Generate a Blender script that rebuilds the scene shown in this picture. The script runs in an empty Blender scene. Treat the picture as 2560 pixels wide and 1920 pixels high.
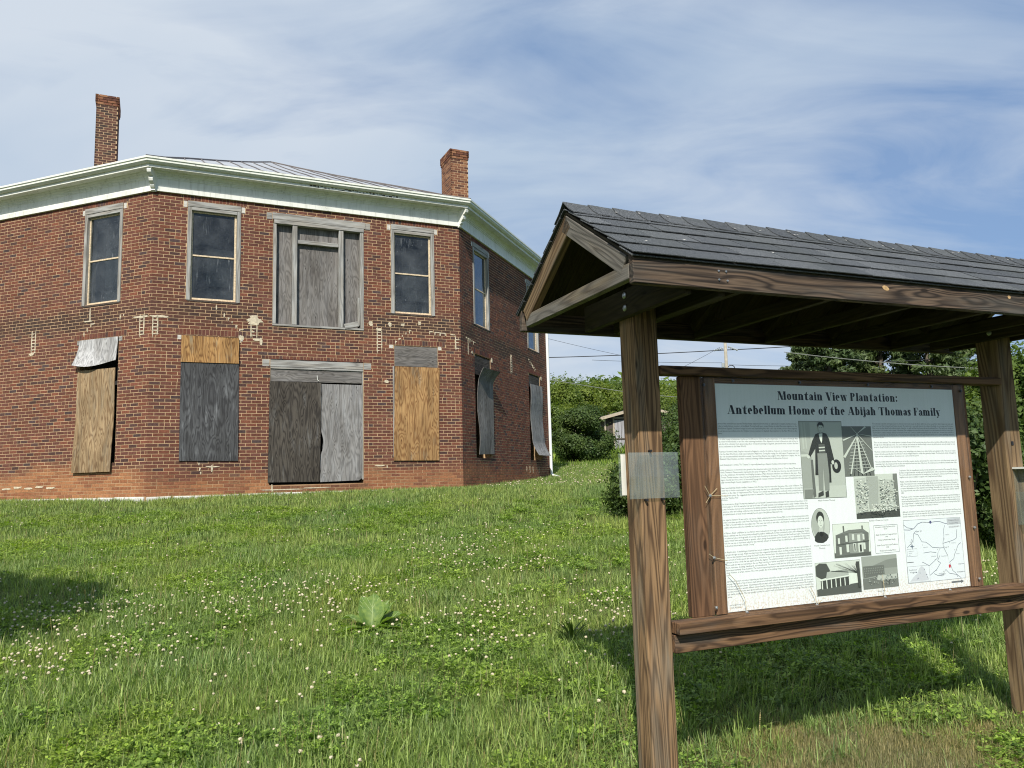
import bpy, bmesh, math, random
import numpy as np
from mathutils import Vector, Matrix, noise
random.seed(7); np.random.seed(7)
SC = bpy.context.scene; COL = SC.collection; R = math.radians

# ------------------------------------------------------------------ camera
cam = bpy.data.cameras.new('camera'); co = bpy.data.objects.new('camera', cam); COL.objects.link(co); SC.camera = co
FP = 1947.94
RX = Vector((0.99964397, 0.00323349, -0.02648528)); UX = Vector((0.02668193, -0.12114326, 0.99227637)); FX = Vector((0.0, 0.99262977, 0.1211864))
co.matrix_world = Matrix(((RX.x, UX.x, -FX.x, 0), (RX.y, UX.y, -FX.y, 0), (RX.z, UX.z, -FX.z, 0), (0, 0, 0, 1)))
cam.sensor_fit = 'HORIZONTAL'; cam.sensor_width = 36; cam.lens = FP/2560*36; cam.clip_start = .05; cam.clip_end = 5000

def ray(px, py): return FX + RX*((px-1280)/FP) + UX*((960-py)/FP)
def at(px, py, y):                       # the point seen at a photo pixel, at forward distance y
    d = ray(px, py); return d*(y/d.y)
def proj(p):
    p = Vector(p); d = p.dot(FX); return 1280+FP*p.dot(RX)/d, 960-FP*p.dot(UX)/d

# ------------------------------------------------------------------ light and sky
SUN = Vector((-0.085, -0.715, 0.694)).normalized()
EL = math.asin(SUN.z); AZ = math.atan2(SUN.x, SUN.y)
sl = bpy.data.lights.new('sun', 'SUN'); so = bpy.data.objects.new('sun', sl); COL.objects.link(so)
sl.energy = 5.0; sl.angle = R(.55); sl.color = (1, .945, .86); so.rotation_euler = SUN.to_track_quat('Z', 'Y').to_euler()
W = bpy.data.worlds.new('World'); SC.world = W; W.use_nodes = True
SKY_STRENGTH = .118
SC.view_settings.view_transform = 'Standard'; SC.view_settings.look = 'None'; SC.view_settings.exposure = .12; SC.view_settings.gamma = 1
SC.view_settings.use_curve_mapping = False
SC.cycles.filter_width = 1.1 if hasattr(SC, 'cycles') else 1.5

class NT:                                 # tiny node-tree helper
    def __init__(s, tree): s.t = tree; s.n = tree.nodes; s.n.clear()
    def a(s, typ, ins=None, **kw):
        nd = s.n.new(typ)
        for k, v in kw.items(): setattr(nd, k, v)
        if ins:
            for k, v in ins.items():
                if isinstance(v, bpy.types.NodeSocket): s.t.links.new(v, nd.inputs[k])
                else: nd.inputs[k].default_value = v
        return nd
    def m(s, op, x, y=0., z=0., clamp=False):
        return s.a('ShaderNodeMath', {0: x, 1: y, 2: z}, operation=op, use_clamp=clamp).outputs[0]
    def vm(s, op, x, y): return s.a('ShaderNodeVectorMath', {0: x, 1: y}, operation=op).outputs[0]
    def mix(s, f, c1, c2, blend='MIX'):
        nd = s.a('ShaderNodeMix', data_type='RGBA', blend_type=blend)
        for i, v in ((0, f), (6, c1), (7, c2)):
            if isinstance(v, bpy.types.NodeSocket): s.t.links.new(v, nd.inputs[i])
            else: nd.inputs[i].default_value = (*v, 1) if i > 0 and len(v) == 3 else v
        return nd.outputs[2]
    def noise(s, vec, scale=1., detail=3., rough=.55, dist=0.):
        return s.a('ShaderNodeTexNoise', {'Vector': vec, 'Scale': scale, 'Detail': detail, 'Roughness': rough, 'Distortion': dist}).outputs[0]
    def mr(s, v, a, b, c=0., d=1.):
        return s.a('ShaderNodeMapRange', {0: v, 1: a, 2: b, 3: c, 4: d}).outputs[0]
    def ramp(s, f, stops):
        nd = s.a('ShaderNodeValToRGB', {0: f}); e = nd.color_ramp.elements
        while len(e) < len(stops): e.new(.5)
        for i, (p, c) in enumerate(stops): e[i].position = p; e[i].color = (*c, 1)
        return nd.outputs[0]

nt = NT(W.node_tree)
tc = nt.a('ShaderNodeTexCoord').outputs['Generated']
sky = nt.a('ShaderNodeTexSky', sky_type='NISHITA', sun_disc=False, sun_elevation=EL, sun_rotation=AZ, altitude=600, air_density=1.0, dust_density=1.2, ozone_density=1.6).outputs[0]
sp = nt.a('ShaderNodeSeparateXYZ', {0: tc})
zc = nt.m('ADD', nt.m('MAXIMUM', sp.outputs[2], 0.), .35)
pl = nt.a('ShaderNodeCombineXYZ', {0: nt.m('DIVIDE', sp.outputs[0], zc), 1: nt.m('DIVIDE', sp.outputs[1], zc), 2: sp.outputs[2]}).outputs[0]
mp = nt.a('ShaderNodeMapping', {0: pl, 1: (.3, 1.7, 0), 2: (0, 0, R(-20)), 3: (.9, 1.25, 1.2)}).outputs[0]
mp2 = nt.a('ShaderNodeMapping', {0: pl, 1: (2.3, .4, 0), 2: (0, 0, R(38)), 3: (1.3, 3.6, 1.5)}).outputs[0]
n1 = nt.noise(mp, 1.3, 5., .5, .5); n2 = nt.noise(mp2, 1.7, 7., .58, .8)
# thin veil, thickest to the left and low down, broken into wisps to the right
cl = nt.m('ADD', nt.m('MULTIPLY', n1, .62), nt.m('MULTIPLY', n2, .38))
veil = nt.m('ADD', nt.m('MULTIPLY', sp.outputs[0], -.30), nt.m('MULTIPLY', sp.outputs[2], -.16))
cl = nt.m('ADD', cl, veil)
cf = nt.mr(cl, .25, .50, .12, .97)
cshade = nt.mix(nt.mr(nt.noise(mp, 1.7, 4., .5, .4), .35, .65), (3.85, 4.7, 5.8), (5.15, 5.7, 6.4))
skyc = nt.mix(cf, nt.mix(.6, sky, (1.3, 2.5, 4.8)), cshade)
bg = nt.a('ShaderNodeBackground', {0: skyc, 1: SKY_STRENGTH})
nt.t.links.new(bg.outputs[0], nt.a('ShaderNodeOutputWorld').inputs[0])

# ------------------------------------------------------------------ object helpers
WM = {}
def link(o, parent=None, M=None):
    M = M or Matrix(); COL.objects.link(o); WM[o.name] = M
    if parent is not None: o.parent = parent; o.matrix_basis = WM[parent.name].inverted() @ M
    else: o.matrix_basis = M
    return o
def tag(o, label=None, cat=None, group=None, kind=None):
    for k, v in (('label', label), ('category', cat), ('group', group), ('kind', kind)):
        if v: o[k] = v
    return o
def thing(name, label, cat, loc, group=None):
    o = bpy.data.objects.new(name, None); o.empty_display_size = .2
    link(o, None, Matrix.Translation(Vector(loc))); return tag(o, label, cat, group)
def mesh(name, V, F, mat, parent=None, M=None, col=None, smooth=False, data=None):
    if data is None:
        me = bpy.data.meshes.new(name); me.from_pydata([tuple(v) for v in V], [], F)
        for m in (mat if isinstance(mat, list) else [mat]): me.materials.append(m)
        if col is not None:
            at_ = me.color_attributes.new('Col', 'FLOAT_COLOR', 'CORNER')
            cc = np.ones((len(me.loops), 4), 'f'); k = 0
            lens = np.array([len(f) for f in F]); cc[:, :3] = np.repeat(np.array(col, 'f'), lens, axis=0)
            at_.data.foreach_set('color', cc.ravel())
        if smooth: me.polygons.foreach_set('use_smooth', [True]*len(F))
        me.update()
    else: me = data
    return link(bpy.data.objects.new(name, me), parent, M)
class MB:                                 # collects pieces that become ONE mesh
    def __init__(s): s.V = []; s.F = []; s.C = []
    def add(s, V, F, c=(1, 1, 1)):
        b = len(s.V); s.V += [tuple(v) for v in V]; s.F += [tuple(b+i for i in f) for f in F]; s.C += [c]*len(F)
    def box(s, M, c=(1, 1, 1), back=True):    # unit cube -.5...5 through M
        V = [M @ Vector((x, y, z)) for x in (-.5, .5) for y in (-.5, .5) for z in (-.5, .5)]
        F = [(0, 1, 3, 2), (4, 6, 7, 5), (0, 4, 5, 1), (2, 3, 7, 6), (0, 2, 6, 4), (1, 5, 7, 3)]
        if not back: F = [f for i, f in enumerate(F) if i != 3]
        s.add(V, F, c)
    def tube(s, P, rad, n=8, c=(1, 1, 1), caps=True):
        P = [Vector(p) for p in P]; rad = rad if isinstance(rad, (list, tuple)) else [rad]*len(P)
        b = len(s.V); up = Vector((.31, .17, .93))
        for i, p in enumerate(P):
            t = (P[min(i+1, len(P)-1)]-P[max(i-1, 0)]).normalized(); a = t.cross(up)
            if a.length < .1: a = t.cross(Vector((1, 0, 0)))
            a.normalize(); bb = t.cross(a)
            for k in range(n):
                w = 2*math.pi*k/n; s.V.append(tuple(p+(a*math.cos(w)+bb*math.sin(w))*rad[i]))
        for i in range(len(P)-1):
            for k in range(n):
                s.F.append((b+i*n+k, b+i*n+(k+1) % n, b+(i+1)*n+(k+1) % n, b+(i+1)*n+k)); s.C.append(c)
        if caps:
            s.F.append(tuple(b+k for k in range(n))[::-1]); s.C.append(c)
            s.F.append(tuple(b+(len(P)-1)*n+k for k in range(n))); s.C.append(c)
    def build(s, name, mat, parent=None, M=None, smooth=False, usecol=False, local=True):
        M = M or (WM[parent.name] if parent is not None else Matrix())
        V = s.V
        if local: Mi = M.inverted(); V = [tuple(Mi @ Vector(v)) for v in V]
        return mesh(name, V, s.F, mat, parent, M, s.C if usecol else None, smooth)
def frame(o, x, y, z=None):
    x = Vector(x).normalized(); z = Vector(z).normalized() if z is not None else x.cross(Vector(y)).normalized()
    y = z.cross(x).normalized(); z = x.cross(y)
    return Matrix(((x.x, y.x, z.x, o[0]), (x.y, y.y, z.y, o[1]), (x.z, y.z, z.z, o[2]), (0, 0, 0, 1)))
_bc = {}
def bevbox(L, w, h, b=.003, jit=0., seed=0):
    key = (round(L, 3), round(w, 3), round(h, 3), b, jit, seed)
    if key in _bc: return _bc[key]
    bm = bmesh.new(); bmesh.ops.create_cube(bm, size=1)
    for v in bm.verts: v.co = Vector((v.co.x*L, v.co.y*w, v.co.z*h))
    bmesh.ops.bevel(bm, geom=list(bm.edges), offset=b, segments=1, affect='EDGES')
    if jit:
        rr = random.Random(seed)
        for v in bm.verts: v.co += Vector((rr.uniform(-jit, jit), rr.uniform(-jit, jit), rr.uniform(-jit, jit)))
    me = bpy.data.meshes.new('piece'); bm.to_mesh(me); bm.free(); _bc[key] = me; return me
def board(name, parent, p0, p1, w, h, up, mat, b=.003):
    """a piece of timber from p0 to p1; h along 'up', w across"""
    p0 = Vector(p0); p1 = Vector(p1); x = p1-p0; z = Vector(up)-x.normalized()*Vector(up).dot(x.normalized())
    M = frame((p0+p1)/2, x, None, z); me = bevbox(x.length, w, h, b).copy(); me.name = name
    me.materials.append(mat); return link(bpy.data.objects.new(name, me), parent, M)

# ------------------------------------------------------------------ materials
def newmat(name):
    m = bpy.data.materials.new(name); m.use_nodes = True; t = NT(m.node_tree); return m, t
def out(t, sh): t.t.links.new(sh, t.a('ShaderNodeOutputMaterial').inputs[0])
def pbsdf(t, col, rough=.8, bump=None, bstr=.3, bdist=.01, spec=.4, metal=0., trans=0.):
    ins = {'Base Color': col if isinstance(col, bpy.types.NodeSocket) else (*col, 1), 'Roughness': rough, 'Specular IOR Level': spec, 'Metallic': metal}
    if bump is not None: ins['Normal'] = t.a('ShaderNodeBump', {'Height': bump, 'Strength': bstr, 'Distance': bdist}).outputs[0]
    return t.a('ShaderNodeBsdfPrincipled', ins).outputs[0]
def objcoord(t, rnd=True):
    c = t.a('ShaderNodeTexCoord').outputs['Object']
    if rnd:
        r = t.m('MULTIPLY', t.a('ShaderNodeObjectInfo').outputs['Random'], 41.)
        c = t.vm('ADD', c, t.a('ShaderNodeCombineXYZ', {0: r, 1: r, 2: t.m('MULTIPLY', r, .7)}).outputs[0])
    return c
def wood(name, early, late, grey=None, gmix=(.45, .6), sc=(.7, 8, 8), rings=42., ringw=.5, dark=.5, knots=True, rough=.85, streak=.35, bump=.5, stain=0.):
    m, t = newmat(name); c = objcoord(t)
    v = t.a('ShaderNodeMapping', {0: c, 3: sc}).outputs[0]
    f = t.noise(v, 1., 2.5, .4, .35); ph = t.m('MULTIPLY', f, rings)
    kd = None
    if knots:
        kv = t.a('ShaderNodeMapping', {0: c, 3: (2.4, 7.5, 7.5)}).outputs[0]
        kd = t.a('ShaderNodeTexVoronoi', {'Vector': kv, 'Scale': 1., 'Randomness': 1.}).outputs['Distance']
        ph = t.m('ADD', ph, t.mr(kd, 0., .42, 9., 0.))
    w = t.m('SINE', ph); w = t.mr(w, -1., 1., 0., 1.)
    w = t.m('POWER', w, 1.6)
    fine = t.noise(t.a('ShaderNodeMapping', {0: c, 3: (3.5, 150, 150)}).outputs[0], 1., 2., .6)
    col = t.mix(t.m('MULTIPLY', w, ringw), early, late)
    if grey:
        g = t.noise(t.a('ShaderNodeMapping', {0: c, 3: (.9, 6, 6)}).outputs[0], 1.7, 4., .6)
        gm = t.mr(g, gmix[0], gmix[1])
        col = t.mix(gm, col, t.mix(t.m('MULTIPLY', w, .6), grey, tuple(x*.42 for x in grey)))
    col = t.mix(t.mr(fine, .38, .68, 0., streak), col, tuple(x*dark for x in late))
    if stain:
        a_ = t.noise(t.a('ShaderNodeMapping', {0: c, 3: (.55, 2.6, 2.6)}).outputs[0], 1., 5., .65, .6); b_ = t.noise(t.a('ShaderNodeMapping', {0: c, 3: (.5, 22, 22)}).outputs[0], 1., 3., .6)
        col = t.mix(t.m('MULTIPLY', t.mr(a_, .40, .68), stain), col, t.mix(1., col, (.42, .40, .38), 'MULTIPLY'))
        col = t.mix(t.m('MULTIPLY', t.mr(b_, .52, .66), stain*.8), col, t.mix(1., col, (.55, .55, .57), 'MULTIPLY'))
    if knots:
        col = t.mix(t.mr(kd, .05, .09, .9, 0.), col, tuple(x*.35 for x in late))
    h = t.m('SUBTRACT', t.m('MULTIPLY', fine, -.6), t.m('MULTIPLY', w, -.5))
    out(t, pbsdf(t, col, rough, h, bump, .004, .25)); return m
WD_POST = wood('weathered_post_timber', (.36, .225, .115), (.08, .046, .025), (.25, .20, .14), (.48, .68), sc=(.42, 9, 9), rings=125., ringw=.85, streak=.4, stain=.5)
WD_POST2 = wood('weathered_tan_timber', (.25, .17, .09), (.085, .05, .026), (.18, .15, .11), (.52, .7), sc=(.42, 5.5, 5.5), rings=105., ringw=.85, knots=False)
WD_RAIL = wood('weathered_brown_rail', (.21, .12, .062), (.05, .028, .016), (.14, .115, .09), (.54, .75), sc=(.42, 10, 10), rings=80., ringw=.85, stain=.5)
WD_WARM = wood('sheltered_brown_timber', (.23, .125, .065), (.075, .04, .022), (.14, .10, .07), (.52, .74), sc=(.42, 10, 10), rings=110., ringw=.7, streak=.35, stain=.6)
WD_STRIP = wood('sheltered_tan_strip', (.27, .145, .075), (.12, .06, .032), (.19, .14, .10), (.5, .7), sc=(.5, 7, 7), rings=90., ringw=.6, stain=.4)
WD_FASC = wood('dark_weathered_fascia', (.17, .12, .082), (.038, .028, .022), (.115, .105, .09), (.46, .66), sc=(.5, 9, 9), rings=95., ringw=1., streak=.5, stain=.6)
WD_GREYT = wood('grey_weathered_timber', (.20, .165, .115), (.075, .06, .045), (.19, .175, .15), (.4, .55), rings=100., ringw=.8)
WD_UNDER = wood('shade_darkened_framing', (.055, .042, .02), (.018, .014, .008), (.035, .032, .018), (.5, .7), rings=90.)  # colour darkened to put in the deep shade under the kiosk roof
WD_GREY = wood('silver_grey_old_wood', (.36, .34, .30), (.15, .14, .13), (.42, .42, .40), (.4, .6), sc=(.8, 10, 10), rings=30., ringw=.7, knots=False)
PLY = dict(knots=True, sc=(.75, 4.6, 4.6), rings=84., bump=.35, stain=.75)
PL_TAN = wood('tan_plywood', (.43, .31, .175), (.20, .12, .062), (.40, .31, .2), (.5, .66), ringw=.9, **PLY)
PL_ORANGE = wood('orange_plywood', (.48, .29, .125), (.23, .11, .042), (.42, .30, .18), (.58, .7), ringw=.85, **PLY)
PL_AMBER = wood('amber_plywood', (.52, .30, .115), (.19, .085, .03), (.46, .36, .22), (.56, .7), ringw=.8, **PLY)
PL_DARK = wood('charcoal_grey_plywood', (.105, .108, .112), (.042, .042, .045), (.25, .26, .27), (.56, .74), ringw=.85, **PLY)
PL_DOOR = wood('blackened_plywood', (.105, .092, .076), (.036, .031, .027), (.19, .185, .175), (.55, .75), ringw=.9, **PLY)
PL_LIGHT = wood('light_grey_plywood', (.33, .32, .31), (.15, .145, .14), (.38, .38, .38), (.45, .65), ringw=.7, **PLY)
PL_SILVER = wood('silvered_plywood', (.60, .60, .59), (.25, .25, .25), (.62, .62, .62), (.4, .6), ringw=.7, **PLY)
PL_GREY = wood('mid_grey_plywood', (.24, .225, .21), (.115, .108, .1), (.27, .26, .25), (.45, .65), ringw=.75, **PLY)

def simple(name, col, rough=.7, nscale=0., namp=.15, spec=.4, metal=0., bump=0., bs=40.):
    m, t = newmat(name); c = objcoord(t); cc = col
    if nscale:
        n = t.noise(c, nscale, 4., .6); cc = t.mix(t.mr(n, .3, .7), tuple(x*(1-namp) for x in col), tuple(min(1, x*(1+namp)) for x in col))
    out(t, pbsdf(t, cc, rough, t.noise(c, bs, 3.) if bump else None, bump, .004, spec, metal)); return m
def mat_paint(name, col, rough, amt):
    m, t = newmat(name); c = t.a('ShaderNodeNewGeometry').outputs['Position']
    d1 = t.noise(c, 1.7, 5., .65, .4); d2 = t.noise(t.a('ShaderNodeMapping', {0: c, 3: (14, 14, 1.2)}).outputs[0], 1., 4., .6); d3 = t.noise(c, 22., 4., .7)
    cc = t.mix(t.m('MULTIPLY', t.mr(d1, .45, .7), amt), col, (.57, .58, .51)); cc = t.mix(t.m('MULTIPLY', t.mr(d2, .52, .7), amt), cc, (.46, .47, .4))
    cc = t.mix(t.mr(t.m('MULTIPLY', d3, t.mr(d1, .3, .7, .75, 1.1)), .64, .67), cc, (.27, .25, .21))
    out(t, pbsdf(t, cc, rough, d3, .15, .003)); return m
PAINT = mat_paint('white_paint', (.80, .81, .75), .5, .5)
GUTTER = mat_paint('cream_metal_gutter', (.78, .80, .71), .35, .35)
SPOUT = simple('white_metal_downspout', (.84, .85, .82), .35)
SCREW = simple('dark_screw_metal', (.12, .12, .12), .35, metal=.8)
BOLT = simple('galvanised_bolt_metal', (.5, .52, .52), .4, metal=.8)
BLACK = simple('black_plastic', (.02, .02, .022), .5)
SASH = simple('peeling_cream_sash_paint', (.62, .50, .34), .7, 30., .35)
DARKIN = simple('painted_room_dark', (.03, .03, .03), .9)  # near-black colour standing in for the unlit rooms
STONE = simple('white_limestone', (.58, .57, .53), .9, 9., .2, bump=.6, bs=18.)
DRYROT = simple('rotten_dark_wood', (.07, .055, .045), .95, 30., .5)
CAP = simple('straw_stem', (.5, .42, .25), .8)
CONC = simple('mortar_smear', (.55, .48, .35), .95, 18., .3, bump=.5, bs=60.)
WOODPALE = simple('pale_knot_wood', (.50, .33, .16), .8, 60., .4)
SPLAT = simple('pale_lichen', (.62, .6, .55), .9)

def mat_brick(name, attr):
    m, t = newmat(name); c = t.a('ShaderNodeNewGeometry').outputs['Position']
    base = t.a('ShaderNodeAttribute', attribute_name='Col').outputs[0] if attr else t.a('ShaderNodeObjectInfo').outputs['Color']
    n = t.noise(c, 26., 5., .65); n2 = t.noise(c, 1.3, 3., .5)
    col = t.mix(1., base, t.ramp(n, [(.25, (.62, .62, .62)), (.75, (1.3, 1.3, 1.3))]), 'MULTIPLY')
    col = t.mix(t.mr(n2, .35, .7, 0., .35), col, t.mix(1., col, (.72, .66, .66), 'MULTIPLY'))
    col = t.mix(t.mr(t.noise(c, 120., 2., .5), .66, .74, 0., .4), col, (.4, .33, .26))
    out(t, pbsdf(t, col, .92, t.noise(c, 90., 4., .6), .5, .004, .2)); return m
BRICK_S = mat_brick('brick_single', False); BRICK_J = mat_brick('brick_joined', True)
def mat_mortar():
    m, t = newmat('tan_lime_mortar'); c = t.a('ShaderNodeNewGeometry').outputs['Position']
    z = t.a('ShaderNodeSeparateXYZ', {0: c}).outputs[2]
    n = t.noise(c, 3., 4., .6)
    col = t.mix(t.mr(n, .3, .7), (.40, .28, .165), (.56, .395, .235))
    low = t.m('MULTIPLY', t.mr(z, .55, .15), t.mr(t.noise(c, 1.1, 3.), .35, .6), clamp=True)
    col = t.mix(t.m('MULTIPLY', low, .75), col, (.24, .12, .06))
    out(t, pbsdf(t, col, .95, t.noise(c, 60., 3.), .4, .004, .1)); return m
MORTAR = mat_mortar()
def mat_print():
    m, t = newmat('poster_print'); a = t.a('ShaderNodeAttribute', attribute_name='Col').outputs[0]
    out(t, pbsdf(t, a, .45, spec=.35)); return m
PRINT = mat_print()
def mat_paper():
    m, t = newmat('weathered_white_poster_paper'); c = t.a('ShaderNodeTexCoord').outputs['Object']
    n = t.noise(t.a('ShaderNodeMapping', {0: c, 3: (60, 60, 3)}).outputs[0], 1., 3.)
    sp_ = t.noise(c, 90., 2., .5)
    z = t.a('ShaderNodeSeparateXYZ', {0: c}).outputs[2]
    col = t.mix(t.mr(n, .4, .7, 0., .5), (.80, .83, .82), (.72, .76, .74))
    col = t.mix(t.m('MULTIPLY', t.mr(z, -1.03, -1.16), t.mr(sp_, .45, .7), clamp=True), col, (.62, .5, .38))
    out(t, pbsdf(t, col, .5, spec=.35)); return m
PAPER = mat_paper()
def mat_clear(name, tint, frost, glossf=.09):
    m, t = newmat(name); c = objcoord(t)
    lw = t.m('POWER', t.a('ShaderNodeLayerWeight', {'Blend': .5}).outputs['Facing'], 4.)
    tr = t.a('ShaderNodeBsdfTransparent', {0: (*tint, 1)}).outputs[0]; gl = t.a('ShaderNodeBsdfGlossy', {0: (1, 1, 1, 1), 'Roughness': .03}).outputs[0]
    df = t.a('ShaderNodeBsdfDiffuse', {0: (.6, .68, .66, 1)}).outputs[0]
    s1 = t.a('ShaderNodeMixShader', {0: t.m('MULTIPLY', t.noise(c, 5., 3.), frost), 1: tr, 2: df}).outputs[0]
    out(t, t.a('ShaderNodeMixShader', {0: t.m('ADD', t.m('MULTIPLY', lw, .2), glossf), 1: s1, 2: gl}).outputs[0]); return m
ACRYL = mat_clear('clear_acrylic_sheet', (.99, 1., .995), .012, .004)
ACRYL3 = mat_clear('thin_clear_plastic', (.95, .97, .965), .08, .02)
ACRYL2 = mat_clear('hazy_acrylic_sheet', (.91, .95, .945), .22, .03)
def mat_glass():
    m, t = newmat('dirty_window_glass'); c = objcoord(t)
    lw = t.m('MULTIPLY', t.m('POWER', t.a('ShaderNodeLayerWeight', {'Blend': .5}).outputs['Facing'], 3.), .9)
    tr = t.a('ShaderNodeBsdfTransparent', {0: (.75, .8, .82, 1)}).outputs[0]; gl = t.a('ShaderNodeBsdfGlossy', {0: (.6, .64, .68, 1), 'Roughness': .04, 'Normal': t.a('ShaderNodeBump', {'Height': t.noise(c, 1.6, 2.), 'Strength': .25, 'Distance': .02}).outputs[0]}).outputs[0]
    df = t.a('ShaderNodeBsdfDiffuse', {0: (.5, .52, .54, 1)}).outputs[0]
    spk = t.mr(t.noise(c, 30., 3., .6), .675, .72)
    stv = t.noise(t.a('ShaderNodeMapping', {0: c, 3: (3., 40, 40)}).outputs[0], 1., 3., .5)
    stv = t.m('MULTIPLY', t.mr(stv, .58, .68), t.mr(t.noise(c, 1.7, 2.), .45, .62), clamp=True)
    haze = t.mr(t.noise(c, 2.0, 5., .65, .4), .35, .72, .01, .08)
    d = t.m('MAXIMUM', t.m('MULTIPLY', spk, .45), t.m('MAXIMUM', t.m('MULTIPLY', stv, .22), haze))
    s1 = t.a('ShaderNodeMixShader', {0: d, 1: tr, 2: df}).outputs[0]
    out(t, t.a('ShaderNodeMixShader', {0: t.m('ADD', lw, .035), 1: s1, 2: gl}).outputs[0]); return m
GLASS = mat_glass()
def mat_roofmetal():
    m, t = newmat('weathered_tin_roof'); c = t.a('ShaderNodeNewGeometry').outputs['Position']
    n = t.noise(c, 1.6, 5., .65, .3)
    col = t.mix(t.mr(n, .35, .7), (.38, .39, .41), (.56, .57, .58))
    col = t.mix(t.mr(t.noise(c, 6., 4.), .62, .72, 0., .35), col, (.27, .22, .18))
    out(t, pbsdf(t, col, .42, spec=.5, metal=.35)); return m
TIN = mat_roofmetal()
SEAM = simple('rust_brown_seam_metal', (.15, .13, .12), .5, 5., .3, metal=.2)
def mat_shingle():
    m, t = newmat('charcoal_asphalt_shingle'); c = t.a('ShaderNodeTexCoord').outputs['Object']
    wp = t.a('ShaderNodeNewGeometry').outputs['Position']
    r = t.a('ShaderNodeObjectInfo').outputs['Random']
    n = t.noise(wp, 230., 3., .8)
    col = t.ramp(n, [(.36, (.022, .025, .028)), (.5, (.075, .082, .088)), (.62, (.26, .27, .275))])
    col = t.mix(t.m('MULTIPLY', r, .9), col, t.mix(1., col, (.55, .57, .6), 'MULTIPLY'))
    col = t.mix(t.mr(t.noise(wp, 3., 3.), .4, .7, 0., .35), col, (.07, .078, .07))
    out(t, pbsdf(t, col, .9, n, .6, .003, .3)); return m
SHINGLE = mat_shingle()
def mat_leaf(name, c1, c2, trans=.35, clump=1., yellow=None, rough=.55):
    m, t = newmat(name); wp = t.a('ShaderNodeNewGeometry').outputs['Position']
    rnd = t.a('ShaderNodeNewGeometry').outputs['Random Per Island']
    col = t.mix(rnd, c1, c2); n = t.noise(wp, clump, 3., .6)
    col = t.mix(t.mr(n, .3, .72), t.mix(1., col, (.62, .72, .68), 'MULTIPLY'), t.mix(1., col, (1.35, 1.2, .95), 'MULTIPLY'))
    if yellow: col = t.mix(t.mr(rnd, .9, .93), col, yellow)
    d = pbsdf(t, col, rough, spec=.35); tr = t.a('ShaderNodeBsdfTranslucent', {0: t.mix(1., col, (1.5, 1.6, .6), 'MULTIPLY')}).outputs[0]
    out(t, t.a('ShaderNodeMixShader', {0: trans, 1: d, 2: tr}).outputs[0]); return m
LEAF_A = mat_leaf('mid_green_leaf', (.075, .13, .028), (.14, .205, .045), .35, .35)
LEAF_B = mat_leaf('yellow_green_leaf', (.11, .165, .028), (.185, .24, .05), .4, .35)
LEAF_D = mat_leaf('dark_green_leaf', (.05, .088, .026), (.095, .15, .042), .25, 1.6)
LEAF_P = mat_leaf('pine_needle_green', (.06, .095, .04), (.11, .155, .06), .15, .5)
LEAF_BUR = mat_leaf('pale_burdock_leaf', (.15, .25, .065), (.21, .32, .09), .35, 26.)
BARK = simple('grey_brown_bark', (.12, .10, .075), .95, 5., .3, bump=.8, bs=25.)
def mat_grass(name, g1, g2, dry):
    m, t = newmat(name); wp = t.a('ShaderNodeNewGeometry').outputs['Position']
    rnd = t.a('ShaderNodeNewGeometry').outputs['Random Per Island']
    inst = t.a('ShaderNodeObjectInfo').outputs['Random']
    r = t.m('FRACT', t.m('ADD', rnd, inst))
    col = t.mix(r, g1, g2)
    br = t.m('FRACT', t.m('MULTIPLY', r, 3.77)); col = t.mix(br, t.mix(1., col, (.42, .48, .5), 'MULTIPLY'), t.mix(1., col, (1.75, 1.65, 1.6), 'MULTIPLY'))
    n = t.noise(wp, .9, 4., .6); n3 = t.noise(wp, .23, 3., .5)
    col = t.mix(t.mr(n, .35, .68), t.mix(1., col, (.90, .95, .95), 'MULTIPLY'), t.mix(1., col, (1.16, 1.1, .86), 'MULTIPLY'))
    col = t.mix(t.mr(n3, .4, .6), t.mix(1., col, (.9, .95, .95), 'MULTIPLY'), col)
    col = t.mix(t.mr(t.m('FRACT', t.m('MULTIPLY', r, 7.31)), .93, .96, 0., dry), col, (.36, .30, .15))
    d = pbsdf(t, col, .5, spec=.3); tr = t.a('ShaderNodeBsdfTranslucent', {0: t.mix(1., col, (1.3, 1.5, .55), 'MULTIPLY')}).outputs[0]
    out(t, t.a('ShaderNodeMixShader', {0: .35, 1: d, 2: tr}).outputs[0]); return m
GRASS = mat_grass('lawn_grass_blade', (.175, .245, .066), (.295, .37, .135), .8)
CLOVER = mat_grass('clover_leaf', (.165, .255, .042), (.27, .365, .075), .1)
STRAW = mat_grass('dry_grass_blade', (.40, .32, .18), (.24, .22, .10), .8)
PETAL = simple('cream_white_clover_petal', (.58, .50, .35), .8, 60., .25)
def mat_ground():
    m, t = newmat('lawn_soil_and_thatch'); c = t.a('ShaderNodeNewGeometry').outputs['Position']
    n = t.noise(c, 6., 6., .7); n2 = t.noise(c, .5, 4., .6)
    col = t.ramp(n, [(.3, (.03, .042, .016)), (.55, (.065, .085, .028)), (.75, (.12, .105, .055))])
    far = t.mr(t.a('ShaderNodeSeparateXYZ', {0: c}).outputs[1], 30., 45.)
    col = t.mix(far, col, t.mix(n2, (.06, .11, .022), (.12, .15, .04)))
    out(t, pbsdf(t, col, .95, n, .8, .05, .1)); return m
GROUND = mat_ground()
def mat_hill():
    m, t = newmat('distant_forested_hillside'); c = t.a('ShaderNodeNewGeometry').outputs['Position']
    n = t.noise(c, .12, 6., .7)
    out(t, pbsdf(t, t.ramp(n, [(.3, (.03, .045, .03)), (.7, (.06, .085, .05))]), .95, n, 1., 4., .1)); return m
HILLM = mat_hill()

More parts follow.
